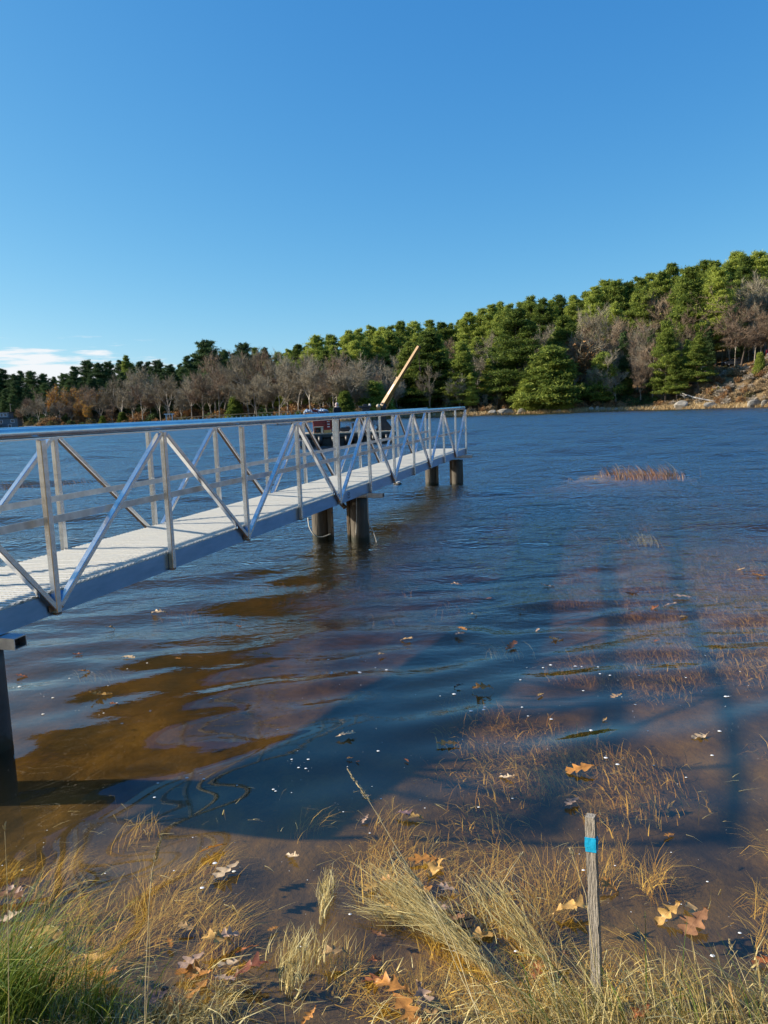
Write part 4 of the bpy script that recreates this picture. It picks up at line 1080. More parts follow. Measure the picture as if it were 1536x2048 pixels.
# ------------------------------------------------------------------ house, pier, frame, pole, car, kayak
sid = mat('blue_grey_shingle', rough=.8, ramp=[(.3, (.10, .135, .17)), (.7, (.17, .21, .25))], scale=3)
roofm = mat('dark_roof', (.05, .055, .065), .8)
trim = mat('white_trim', (.75, .76, .78), .6)
glass = mat('dark_window_glass', (.03, .04, .05), .08)
blue = mat('blue_umbrella_cloth', (.03, .12, .45), .6)
p, Yd = polar(36, 6.0); mpp = Yd/F_PX; zb = gz(p.x, p.y)
house = empty('house', (p.x, p.y, zb), R(12), label='small blue-grey shingled house with white window frames at the left shore', cat='house')
b = MB(); b.box((-8, 3, 1.6), (16, 7, 3.6)); b.build('wall', sid, house)
b = MB(); b.box((-9.4, 3.4, 4.5), (13.2, 6, 1.9)); b.build('upper_wall', sid, house)
b = MB(); b.prism([(-16.4, 3.40), (.35, 3.40), (.3, 3.56), (-16.4, 3.62)], -.9, 6.8); r_ = b.build('roof', roofm, house)
b = MB(); b.box((-9.4, 3.4, 5.53), (13.8, 6.6, .16)); b.build('upper_roof', roofm, house)
b = MB(); b.box((-9.4, .34, 5.36), (13.3, .08, .14)); b.build('fascia', trim, house)
b = MB(); b.box((-10.5, 4, 6.0), (.8, .8, 1.0)); b.build('chimney', sid, house)
def window(x, y, z, w, h):
    f = MB()
    for c_, s_ in (((x, y-.03, z+h/2), (w+.2, .08, .12)), ((x, y-.03, z-h/2), (w+.2, .08, .12)), ((x-w/2, y-.03, z), (.12, .08, h-.12)), ((x+w/2, y-.03, z), (.12, .08, h-.12)), ((x, y-.03, z), (w-.12, .05, .06))): f.box(c_, s_)
    fo = f.build('window', trim, house)
    g = MB(); g.box((x, y-.012, z), (w-.1, .02, h-.1)); g.build('pane', glass, fo)
for x in (-3.9, -6.6): window(x, .4, 4.55, 1.0, 1.0)
window(-5.1, .4, 4.55, .8, 1.0); window(-9.5, .4, 4.55, 1.2, 1.0)
window(-1.6, -.5, 2.4, 1.1, 1.0); window(-2.6, -.5, .75, .9, 1.1); window(-5.2, -.5, 2.3, .8, 1.0)
dk = MB(); dk.box((-8.5, -1.9, 1.25), (6.6, 2.6, .14)); dk.build('balcony_floor', trim, house)
for i in range(3):
    dk = MB(); dk.box((-8.5, -3.2, 1.5+i*.3), (6.6, .05, .07)); dk.build('balcony_rail', trim, house)
for i in range(5):
    dk = MB(); dk.box((-11.7+i*1.6, -3.13, 1.1), (.12, .08, 2.3)); dk.build('balcony_post', trim, house)
um = empty('patio_umbrella', house.matrix_basis @ Vector((-7.0, -2.0, 1.33)), label='blue patio umbrella open on the balcony of the shore house', cat='umbrella')
b = MB(); b.tube([(0, 0, 0), (0, 0, 2.0)], .04, 6); b.build('umbrella_pole', trim, um)
b = MB(); vs = [(0, 0, 2.25)]+[(1.9*math.cos(i*math.pi/4), 1.9*math.sin(i*math.pi/4), 1.6) for i in range(8)]+[(0, 0, 2.2)]+[(1.88*math.cos(i*math.pi/4), 1.88*math.sin(i*math.pi/4), 1.45) for i in range(8)]
b.add(vs, [(0, 1+i, 1+(i+1) % 8) for i in range(8)]+[(1+i, 10+i, 10+(i+1) % 8, 1+(i+1) % 8) for i in range(8)]+[(9, 10+(i+1) % 8, 10+i) for i in range(8)]); b.build('canopy', blue, um)
p, Yd = polar(24, 12); zb = gz(p.x, p.y)
e = empty('utility_pole', (p.x, p.y, zb), label='thin grey pole rising behind the shore house', cat='pole')
b = MB(); b.tube([(0, 0, 0), (0, 0, 8.3)], [.14, .10], 8); b.build('pole_shaft', bark_grey, e)
b = MB(); b.box((.3, 0, 8.0), (.9, .1, .12)); b.build('cross_arm', bark_grey, e)
# pale rowing boat beached right of the house
for px, lab in ((55, 'small white boat pulled up on the grass, nearer the house'), (62, 'small white boat pulled up on the grass, further from the house')):
    p, Yd = polar(px, 4.0); zb = gz(p.x, p.y)
    e = empty('rowing_boat', (p.x, p.y, zb+.02), R(20), label=lab, cat='boat')
    b = MB(); b.prism([(-1.3, .5), (1.5, .55), (1.1, .05), (-1.0, 0)], -.5, .5); b.build('boat_hull', white, e)
    b = MB(); b.box((0, 0, .565), (2.2, .9, .04)); b.build('gunwale', trim, e)
# pier
P0 = atY(352, 842.5, 158); P1 = atY(640, 826.8, 140)
pier = empty('pier', (P0.x, P0.y, 0), label='long low dark pier with a row of short pale posts beneath the bare trees', cat='pier')
def pl(t, z): return Vector(((P1.x-P0.x)*t, (P1.y-P0.y)*t, z))
zt0, zt1 = P0.z, P1.z
pierm = mat('dark_pier_timber', (.05, .045, .04), .9)
b = MB(); b.beam(pl(0, zt0-.30), pl(1, zt1-.30), 1.6, .24); b.build('pier_deck', pierm, pier)
b = MB(); b.beam(pl(0, zt0+.72), pl(1, zt1+.72), .06, .10); b.build('pier_rail', pierm, pier)
for i in range(34):
    t = i/33; z0 = zt0+(zt1-zt0)*t
    b = MB(); b.box(pl(t, z0+.10)+Vector((0, -.85, 0)), (.22, .12, .62)); b.build('rail_post', beige, pier)
for i in range(12):
    t = i/11; z0 = zt0+(zt1-zt0)*t
    b = MB(); b.tube([pl(t, -2.5), pl(t, z0-.42)], .16, 7); b.build('pier_pile', pierm, pier)
q = atY(339, 843, 165)
e = empty('dock_frame', (q.x, q.y, .3), label='white timber frame shaped like a gate standing at the far dock', cat='frame')
w = 12/F_PX*165; hh = atY(339, 829, 165).z-.3
for x in (-w/2, w/2):
    b = MB(); b.box((x, 0, hh/2), (.16, .16, hh)); b.build('frame_post', trim, e)
b = MB(); b.box((0, 0, hh+.09), (w+.9, .2, .18)); b.build('frame_beam', trim, e)
# parked cars among the trees
carpaint = [mat('dark_car_paint', (.03, .035, .045), .25, .3), mat('grey_car_paint', (.10, .11, .12), .3, .3)]
rub = mat('tyre_rubber', (.02, .02, .02), .9); lampm = mat('headlamp_glass', (.7, .72, .75), .1)
def car(px, t, rz, paint, label):
    p, Yd = polar(px, t); zb = gz(p.x, p.y)
    e = empty('parked_car', (p.x, p.y, zb-.02), rz, label=label, cat='car')
    b = MB(); b.prism([(-2.3, .35), (-2.32, .75), (-2.2, 1.0), (-1.2, 1.10), (-.55, 1.62), (1.7, 1.66), (2.2, 1.1), (2.3, .9), (2.28, .35)], -.9, .9); b.build('body', paint, e)
    for s in (-1, 1):
        b = MB(); b.prism([(-1.0, 1.12), (-.5, 1.55), (.5, 1.58), (.5, 1.12)], .902*s, .912*s); b.build('window', glass, e)
        b = MB(); b.prism([(.6, 1.12), (.6, 1.58), (1.55, 1.58), (1.85, 1.12)], .902*s, .912*s); b.build('window', glass, e)
        for x in (-1.45, 1.45):
            b = MB(); b.tube([(x, .70*s, .34), (x, .93*s, .34)], .34, 14); w_ = b.build('wheel', rub, e)
            b = MB(); b.tube([(x, .93*s, .34), (x, .945*s, .34)], .2, 10); b.build('rim', alu_dull, w_)
        b = MB(); b.box((-2.28, .62*s, .82), (.12, .38, .2), bev=.03); b.build('headlight', lampm, e)
    b = MB(); b.add([(-1.19, -.78, 1.13), (-1.19, .78, 1.13), (-.60, .74, 1.60), (-.60, -.74, 1.60)], [(3, 2, 1, 0)]); b.add([(-1.22, -.78, 1.12), (-1.22, .78, 1.12), (-.63, .74, 1.60), (-.63, -.74, 1.60)], [(0, 1, 2, 3)]); b.build('windscreen', glass, e)
    b = MB(); b.box((-2.33, 0, .72), (.06, .8, .22)); b.build('grille', rub, e)
car(1408, 23.5, R(35), carpaint[0], 'dark parked car with its nose to the left under the trees of the right hill')
car(1462, 30, R(10), carpaint[1], 'grey parked car half hidden behind the oak trunk on the right hill')
p, Yd = polar(1531, 24); zb = gz(p.x, p.y)
e = empty('kayak', (p.x, p.y, zb), label='red kayak propped upright under the trees at the right edge', cat='kayak')
kr = mat('red_kayak_hull', (.5, .02, .03), .4)
b = MB(); b.tube([(0, 0, .6), (0, 0, 1.2), (.0, .05, 1.9), (0, .1, 2.5), (0, .15, 2.9)], [.05, .27, .32, .24, .04], 10); b.build('kayak_hull', kr, e, smooth=True)
b = MB(); b.tube([(0, -.22, 1.5), (0, -.24, 2.0)], [.14, .14], 8); b.build('cockpit', white, e)
# ------------------------------------------------------------------ foreground vegetation
rng = np.random.default_rng(77)
weed_m = mat('submerged_grass', rough=.7, ramp=[(.2, (.18, .085, .010)), (.5, (.55, .32, .040)), (.8, (.88, .62, .13))], scale=1.2, island=.55, spec=.2)
# submerged grass: dense tufts
def region_pts(n, f, x0, x1, y0, y1):
    out_ = []; tot = 0
    while tot < n:
        P = np.stack([x0+(x1-x0)*rng.random(n*2), y0+(y1-y0)*rng.random(n*2)], 1)
        k = rng.random(n*2) < f(P[:, 0], P[:, 1]); P = P[k]; out_.append(P); tot += len(P)
    return np.concatenate(out_)[:n]
def dens_near(x, y):
    d = y-shore(x); nn = fbm(x*2.2+1, y*2.2, 51)
    return np.clip((nn-.49)*9, 0, 1)*np.clip(1.25-d/1.5, 0.02, 1)*(d > -.05)
def dens_right(x, y):
    nn = fbm(x*.9+4, y*.6, 61); return np.clip((nn-.40)*8, 0, 1)*np.clip((x-.1*y+.1)/.8, 0, 1)*np.clip((y-2.8), 0, 1)
Vs = []; Fs = []; nv = 0
def acc(V, F):
    global nv
    Vs.append(V); Fs.append(F+nv); nv += len(V)
def clumped(P, per, spread, L0, L1, width, ldir, lean, curl=.35, seg=4, zm=-.004):
    n = len(P); C = np.repeat(P, per, 0)+rng.normal(size=(n*per, 2))*spread
    z = ground_z(C[:, 0], C[:, 1]); C = np.concatenate([C, z[:, None]-.01], 1)
    # each tuft leans its own way
    an = np.repeat(rng.normal(size=n)*.55, per); base = math.atan2(ldir[1], ldir[0])
    ld = np.stack([np.cos(base+an), np.sin(base+an)], 1)
    acc(*blades(C, L0+(L1-L0)*rng.random(n*per), width, ld, lean, rng, seg, zmax=zm, curl=curl))
clumped(region_pts(470, dens_near, -2.6, 2.6, 2.15, 3.9), 30, .03, .10, .26, .0028, (.35, 1), 1.55, zm=-.022)
clumped(region_pts(6200, dens_right, .0, 7.5, 2.9, 12), 15, .09, .05, .19, .0060, (-.5, .9), 1.45, seg=3, zm=-.03)
clumped(region_pts(900, lambda x, y: np.clip((fbm(x, y*.7, 71)-.5)*8, 0, 1), -3, 14, 9, 24), 14, .14, .12, .34, .010, (-.5, .9), 1.4, seg=2, zm=-.04)
np_obj('submerged_grass', np_mesh('submerged_grass', np.concatenate(Vs), np.concatenate(Fs), weed_m), label='golden brown grass swaying under the shallow water', cat='water grass', kind='stuff')
straw_m = mat('dry_straw', rough=.75, ramp=[(.2, (.28, .19, .06)), (.5, (.60, .46, .17)), (.8, (.82, .70, .34))], scale=3, island=.6, spec=.3, transl=.2)
green_m = mat('green_blades', rough=.6, ramp=[(.2, (.05, .10, .012)), (.5, (.13, .21, .025)), (.75, (.30, .33, .05)), (.9, (.5, .42, .15))], scale=3, island=.7, spec=.3, transl=.3)
# wrack of straw at the waterline
Vs = []; Fs = []; nv = 0
n = 16000
C = np.stack([rng.random(n)*3.6-1.8, 1.75+.72*rng.random(n)**1.1], 1)
k = rng.random(n) < np.clip((fbm(C[:, 0]*3, C[:, 1]*3, 81)-.36)*6, .03, 1)*np.where(C[:, 0] < -.2, 1, .55)*np.clip((2.52-C[:, 1])*4, 0, 1)
C = C[k]; n = len(C)
C = np.concatenate([C, np.maximum(ground_z(C[:, 0], C[:, 1]), 0)[:, None]+.004+.03*rng.random(n)[:, None]], 1)
V, F = blades(C, .05+.13*rng.random(n), .0032, (1, .25), 1.55, rng, 2, curl=1.2); V[:, 2] = np.minimum(V[:, 2], C[:, 2].repeat(6)+.03)
np_obj('straw_wrack', np_mesh('straw_wrack', V, F, straw_m), label='mat of broken straw washed up along the near waterline', cat='straw', kind='stuff')
# golden drift of grass in the lower middle
def drift(name, p0, p1, wid, n, L, label, m=straw_m, zl=(.002, .03)):
    d = (p1-p0); d.z = 0; Ld = d.length; d.normalize(); pr = Vector((-d.y, d.x, 0))
    s = rng.random(n)**.8; o_ = rng.normal(size=n)*wid*(.25+.9*s)
    C = np.array(p1)[None, :2]-np.array(d)[None, :2]*(s*Ld)[:, None]*1.0+np.array(pr)[None, :2]*o_[:, None]
    C = np.concatenate([C, zl[0]+(zl[1]-zl[0])*rng.random(n)[:, None]], 1)
    ang = 1.5; V, F = blades(C, L*(.5+rng.random(n)), .0028, (-d.x, -d.y), ang, rng, 4, curl=.22)
    z0 = C[:, 2].repeat(10); V[:, 2] = np.clip(V[:, 2], z0-.01, z0+.022)
    return np_obj(name, np_mesh(name, V, F, m), label=label, cat='grass', kind='stuff')
drift('floating_straw', at(790, 1790), at(985, 1960), .045, 620, .20, 'sheaf of golden straw floating in the lower middle of the picture')
drift('floating_straw', at(760, 1835), at(930, 1880), .025, 220, .16, 'thinner golden straw fringe left of the floating sheaf')
drift('floating_straw', at(985, 1800), at(1110, 1960), .07, 260, .20, 'pale straw bundle floating left of the wooden stake')
drift('floating_straw', at(655, 1780), at(640, 1860), .02, 120, .12, 'small yellow tuft of straw floating left of the big sheaf')
drift('floating_straw', at(610, 1900), at(575, 2000),   .07, 300, .10, 'golden straw tuft near the bottom edge left of centre')
# fine floating straws and twigs on the surface
n = 500
C = np.stack([rng.random(n)*5-2.5, 2.3+1.6*rng.random(n)**1.5], 1); C = np.concatenate([C, np.full((n, 1), .004)], 1)
V, F = blades(C, .03+.10*rng.random(n), .0022, (1, .1), 1.5, rng, 2, curl=1.2); V[:, 2] = np.minimum(V[:, 2], .008)
np_obj('floating_debris', np_mesh('floating_debris', V, F, straw_m), label='scattered thin straws floating on the shallow water', cat='debris', kind='stuff')
def tuft(name, cx, cy, n, sp, L0, L1, wd, ldir, lean, m, label, curl=.5, seg=5):
    P = np.stack([cx+rng.normal(size=n)*sp[0], cy+rng.normal(size=n)*sp[1]], 1)
    C = np.concatenate([P, ground_z(P[:, 0], P[:, 1])[:, None]-.02], 1)
    V, F = blades(C, L0+(L1-L0)*rng.random(n)**1.3, wd, ldir, lean, rng, seg, curl=curl)
    return np_obj(name, np_mesh(name, V, F, m), label=label, cat='grass', kind='stuff')
q = at(40, 2010); tuft('green_grass', q.x-.03, q.y-.04, 900, (.10, .06), .14, .50, .0042, (.5, .25), .55, green_m, 'lush green grass tuft in the bottom left corner')
q = at(190, 2030); tuft('green_grass', q.x, q.y-.02, 260, (.07, .04), .10, .30, .0036, (.25, .3), .4, green_m, 'sparser green and straw blades right of the corner tuft')
q = at(330, 2040); tuft('dry_grass', q.x, q.y, 380, (.16, .04), .05, .2, .0028, (.4, .2), .5, straw_m, 'dry upright straw behind the leaf pile at the bottom left', curl=1)
q = at(1120, 2045); tuft('dry_grass', q.x, q.y-.05, 290, (.14, .05), .10, .34, .0035, (-.8, .5), .75, straw_m, 'pale dry grass leaning left beside the wooden stake', curl=.45)
q = at(1330, 2045); tuft('dry_grass', q.x, q.y-.05, 340, (.16, .05), .08, .30, .0034, (-.35, .5), .6, straw_m, 'dry upright grass right of the wooden stake', curl=.7)
q = at(1150, 2045); tuft('green_grass', q.x, q.y, 70, (.10, .05), .15, .36, .0045, (-.7, .5), .6, green_m, 'few green blades mixed in the dry grass by the stake', curl=.5)
q = at(1400, 2045); tuft('green_grass', q.x, q.y, 60, (.13, .05), .12, .32, .004, (-.5, .5), .5, green_m, 'few green blades right of the stake near the bottom edge', curl=.6)
q = at(1500, 2030); tuft('dry_grass', q.x, q.y, 200, (.10, .06), .10, .30, .003, (-.6, .4), .8, straw_m, 'thin dry grass in the bottom right corner', curl=.6)
# emergent clumps offshore
reed_m = mat('red_brown_reeds', rough=.8, ramp=[(.2, (.22, .09, .035)), (.6, (.42, .22, .10)), (.85, (.6, .42, .24))], scale=1, island=.6)
def reeds(px0, px1, py, n, L0, L1, label, m=reed_m, lean=.5, wd=.012, dpt=.35):
    a0 = at(px0, py); a1 = at(px1, py)
    t = rng.beta(1.6, 1.6, n); P = np.array(a0)[None, :2]*(1-t)[:, None]+np.array(a1)[None, :2]*t[:, None]; P = P+rng.normal(size=(n, 2))*np.array([.08, dpt])
    C = np.concatenate([P, np.full((n, 1), -.1)], 1)
    V, F = blades(C, .1+L0+(L1-L0)*rng.random(n)**1.8, wd, (-.8, .1), lean, rng, 3, curl=.5)
    np_obj('reeds', np_mesh('reeds', V, F, m), label=label, cat='reeds', kind='stuff')
reeds(1205, 1368, 951, 620, .12, .36, 'patch of reddish brown reeds standing in the water right of the gangway end')
reeds(1230, 1400, 952, 16, .3, .75, 'few long thin stems sticking up from the reddish reed patch', straw_m, .6, .009)
reeds(1262, 1310, 1076, 90, .04, .12, 'small tuft of straw reaching the surface below the reddish reed patch', straw_m, .6, .006, .2)
reeds(-10, 60, 975, 160, .08, .3, 'faint reeds in the open water behind the gangway, left group', reed_m, .5, .009)
reeds(118, 200, 968, 160, .08, .28, 'faint reeds in the open water behind the gangway, right group', reed_m, .5, .009)
reeds(1000, 1035, 1292, 60, .03, .10, 'small dark tuft with a rust leaf in the middle right water', straw_m, .9, .004, .05)
reeds(170, 215, 1338, 70, .02, .06, 'small floating sprig beside the left leaves', straw_m, 1.1, .003, .04)
# ------------------------------------------------------------------ tall stalks
stalk_m = mat('seed_stalk', rough=.7, ramp=[(.3, (.42, .32, .14)), (.7, (.66, .55, .32))], scale=20)
def stalk(pts, seed_from, label, n=40, r=.0016, hl=.02):
    e = empty('grass_stalk', pts[0], label=label, cat='grass stalk')
    o_ = Vector(pts[0]); pts = [Vector(p)-o_ for p in pts]
    b = MB(); sm = []
    for i in range(len(pts)-1):
        for s in range(4): sm.append(pts[i].lerp(pts[i+1], s/4))
    sm.append(pts[-1]); b.tube(sm, [r*(1-.6*i/(len(sm)-1)) for i in range(len(sm))], 5); b.build('stem', stalk_m, e, smooth=True)
    L = len(sm)-1; h = MB()
    for i in range(n):
        t = seed_from+(1-seed_from)*i/n; k = min(int(t*L), L-1); p_ = sm[k].lerp(sm[k+1], t*L-k); d = (sm[k+1]-sm[k]).normalized()
        sd_ = Vector((random.gauss(0, 1), random.gauss(0, 1), random.gauss(0, 1))); sd_ = (sd_-d*sd_.dot(d)).normalized()
        q_ = p_+(d*.9+sd_*.35).normalized()*hl*(1.1-.6*(t-seed_from)/(1-seed_from))
        h.tube([p_, p_.lerp(q_, .5)+sd_*.001, q_], [.0006, .0019, .0004], 4, caps=False)
    h.build('seed_head', stalk_m, e)
    return e
g0 = atY(1003, 2110, 2.1)
stalk([g0, atY(925, 1960, 2.3), atY(860, 1800, 2.42), atY(790, 1690, 2.52), atY(740, 1605, 2.6), atY(694, 1538, 2.66)], .80, 'longest straw stalk leaning left from the bottom centre into the open water', 26, .0019)
stalk([atY(965, 2060, 2.12), atY(905, 1880, 2.32), atY(855, 1790, 2.42), atY(820, 1745, 2.46), atY(788, 1700, 2.5)], .55, 'thick seed head stalk leaning left just under the longest stalk', 70, .0017, .03)
stalk([atY(290, 2075, 2.05), atY(291, 1960, 2.1), atY(299, 1800, 2.14), atY(303, 1745, 2.16), atY(321, 1678, 2.18)], .82, 'upright straw stalk with a feathery seed head at the lower left', 34, .0016, .02)
stalk([atY(291, 2060, 2.08), atY(300, 1900, 2.1), atY(297, 1820, 2.12), atY(304, 1745, 2.14)], .9, 'second thin stem twisted round the lower left seed stalk', 6, .0012)
stalk([atY(18, 2060, 2.0), atY(16, 1800, 2.05), atY(9, 1648, 2.08)], .95, 'thin bare stalk rising at the left edge of the picture', 6, .0014)
stalk([atY(1190, 1935, 2.2), atY(1172, 1790, 2.28), atY(1140, 1697, 2.32)], .9, 'thin stalk crossing behind the wooden stake at its middle', 8, .0018)
stalk([atY(1385, 2070, 2.15), atY(1330, 1960, 2.3), atY(1270, 1850, 2.35)], .9, 'thin stalk leaning left in the grass right of the stake', 6, .0014)
stalk([atY(1520, 2060, 2.15), atY(1490, 1960, 2.25), atY(1458, 1880, 2.3)], .85, 'bent straw stalk near the bottom right corner', 10, .0018)
stalk([atY(1005, 1765, 2.9), atY(1025, 1735, 2.95), atY(1045, 1705, 3.0)], .85, 'short bent twig standing in the water left of the stake', 5, .002)
# ------------------------------------------------------------------ wooden stake
sw = mat('weathered_stake_wood', rough=.85, ramp=[(.28, (.13, .115, .09)), (.5, (.30, .26, .21)), (.72, (.46, .41, .34))], scale=14, detail=8, stretch=(5, 5, .5), bump=.7, bscale=60)
tape = mat('blue_tape', (.01, .36, .60), .35, bump=.2, bscale=50)
st = Vector(atY(1181, 1632, 2.42)); sb = Vector(atY(1200, 2120, 2.27)); 
e = empty('survey_stake', sb, label='weathered wooden stake with a band of blue tape standing in the shallows', cat='stake')
ax = (st-sb); Ls = ax.length; ax.normalize()
xx = Vector((.87, -.5, 0)); xx = (xx-ax*xx.dot(ax)).normalized(); yy = ax.cross(xx)
e.matrix_basis = Matrix.Translation(sb) @ Matrix((xx, yy, ax)).transposed().to_4x4()
b = MB(); w2, d2 = .0165, .0145
vs = []; nsg = 24
for j in range(nsg+1):
    z = Ls*j/nsg
    for x, y in ((-w2, -d2), (0, -d2), (w2, -d2), (w2, d2), (-w2, d2)):
        jx = .0006*math.sin(j*1.7+x*900)+.0004*math.sin(j*4.1+y*700); vs.append((x+jx, y+jx*.7, z+(0 if j < nsg else (.004 if y > 0 else -.002+(.003 if x > 0 else 0)))))
b.add(vs, [(j*5+i, j*5+(i+1) % 5, (j+1)*5+(i+1) % 5, (j+1)*5+i) for j in range(nsg) for i in range(5)]+[tuple(nsg*5+i for i in range(5))]); b.build('stake_shaft', sw, e)
zt = Ls-.092; b = MB()
for j, (z0, z1, g) in enumerate(((zt-.024, zt+.024, .0012), (zt-.010, zt+.021, .0020))):
    b.box((0, 0, (z0+z1)/2), (w2*2+2*g+.001, d2*2+2*g+.001, z1-z0), Matrix.Rotation(R(2.5 if j else -1.5), 3, 'Y'))
b.box((w2+.003, -.008, zt+.004), (.008, .0012, .036), Matrix.Rotation(R(10), 3, 'Y'))
b.build('tape_band', tape, e)
# ------------------------------------------------------------------ fallen oak leaves
def oak_leaf(seed, lobes=4, curl=.5):
    rnd = random.Random(seed); ns = 40; Vt = []
    for i in range(ns+1):
        t = i/ns
        env = math.sin(math.pi*min(1, t*1.02+.0))**.55*(.55+.6*t)*(1-.25*(t > .92))
        ph_ = t*lobes+.1+seed*.13+.12*math.sin(t*9+seed); lob = 1-abs(2*(ph_-math.floor(ph_))-1); sp_ = sstep(lob*1.15)*(.75+.25*math.sin(ph_*2.4+seed))
        w = .37*env*(.22+.78*sp_)+.012
        if t < .1: w = .012
        sweep = .11*sp_
        zc_ = curl*(.16*math.sin(math.pi*t*1.1+seed)+.04*math.sin(9*t+seed))
        zl = zc_+curl*(.35*w+.05*math.sin(t*14+seed)); zr = zc_+curl*(.30*w+.05*math.sin(t*12+seed*2))
        a = .05*math.sin(3*t+seed)
        for s, zz in ((-1, zl), (-.5, (zl+zc_)/2-.012), (0, zc_), (.5, (zr+zc_)/2-.012), (1, zr)):
            ww = w*(1 if s > 0 else (.85+.3*rnd.random()) if abs(s) == 1 else 1)
            Vt.append((t-.5+sweep*abs(s), s*ww+a, zz))
    Fs_ = [(i*5+k, (i+1)*5+k, (i+1)*5+k+1, i*5+k+1) for i in range(ns) for k in range(4)]
    b = MB(); b.add(Vt, Fs_)
    return b
leafm = bpy.data.materials.new('fallen_leaf'); leafm.use_nodes = True
l_nt = leafm.node_tree; p = l_nt.nodes['Principled BSDF']; p.inputs['Roughness'].default_value = .5
tcl = l_nt.nodes.new('ShaderNodeTexCoord'); sl_ = l_nt.nodes.new('ShaderNodeSeparateXYZ'); l_nt.links.new(tcl.outputs['Object'], sl_.inputs[0])
ay = M(l_nt, 'ABSOLUTE', sl_.outputs[1])
vein = MR(l_nt, ay, .012, .0, 0, 1)
wv = M(l_nt, 'SINE', M(l_nt, 'MULTIPLY', M(l_nt, 'SUBTRACT', sl_.outputs[0], M(l_nt, 'MULTIPLY', ay, .8)), 50))
vein2 = M(l_nt, 'MULTIPLY', MR(l_nt, wv, .93, 1.0, 0, 1), .5)
veins = M(l_nt, 'MAXIMUM', vein, vein2)
cnl, _ = noise_ramp(l_nt, tcl.outputs['Object'], 5, [(.3, (.55, .5, .5)), (.5, (.9, .9, .9)), (.7, (1.25, 1.2, 1.1))], 6)
oi = l_nt.nodes.new('ShaderNodeObjectInfo')
mm = l_nt.nodes.new('ShaderNodeMix'); mm.data_type = 'RGBA'; mm.blend_type = 'MULTIPLY'; mm.inputs[0].default_value = 1
l_nt.links.new(cnl, mm.inputs[6]); l_nt.links.new(oi.outputs['Color'], mm.inputs[7])
m5 = l_nt.nodes.new('ShaderNodeMix'); m5.data_type = 'RGBA'; m5.blend_type = 'MULTIPLY'; m5.inputs[7].default_value = (.6, .5, .4, 1)
l_nt.links.new(M(l_nt, 'MULTIPLY', veins, .7), m5.inputs[0]); l_nt.links.new(mm.outputs[2], m5.inputs[6]); l_nt.links.new(m5.outputs[2], p.inputs['Base Color'])
outl = [n for n in l_nt.nodes if n.type == 'OUTPUT_MATERIAL'][0]
tl = l_nt.nodes.new('ShaderNodeBsdfTranslucent'); l_nt.links.new(m5.outputs[2], tl.inputs[0]); msl = l_nt.nodes.new('ShaderNodeMixShader'); msl.inputs[0].default_value = .25
l_nt.links.new(p.outputs[0], msl.inputs[1]); l_nt.links.new(tl.outputs[0], msl.inputs[2]); l_nt.links.new(msl.outputs[0], outl.inputs[0])
LM = [oak_leaf(i, 3.5+.5*(i % 3), .35+.22*(i % 4)).mesh('oak_leaf', leafm, True) for i in range(8)]
LC = {'cream': (.68, .52, .34), 'pink': (.54, .37, .27), 'orange': (.60, .27, .06), 'gold': (.66, .40, .12), 'tan': (.55, .35, .15), 'rust': (.42, .15, .05), 'darkred': (.22, .07, .035), 'brown': (.34, .17, .08), 'purple': (.30, .19, .19), 'black': (.02, .02, .02)}
CN = {'cream': 'cream white', 'pink': 'pale pinkish', 'orange': 'bright orange', 'gold': 'golden yellow', 'tan': 'light tan', 'rust': 'rust red', 'darkred': 'dark red', 'brown': 'brown', 'purple': 'greyish purple', 'black': 'blackened'}
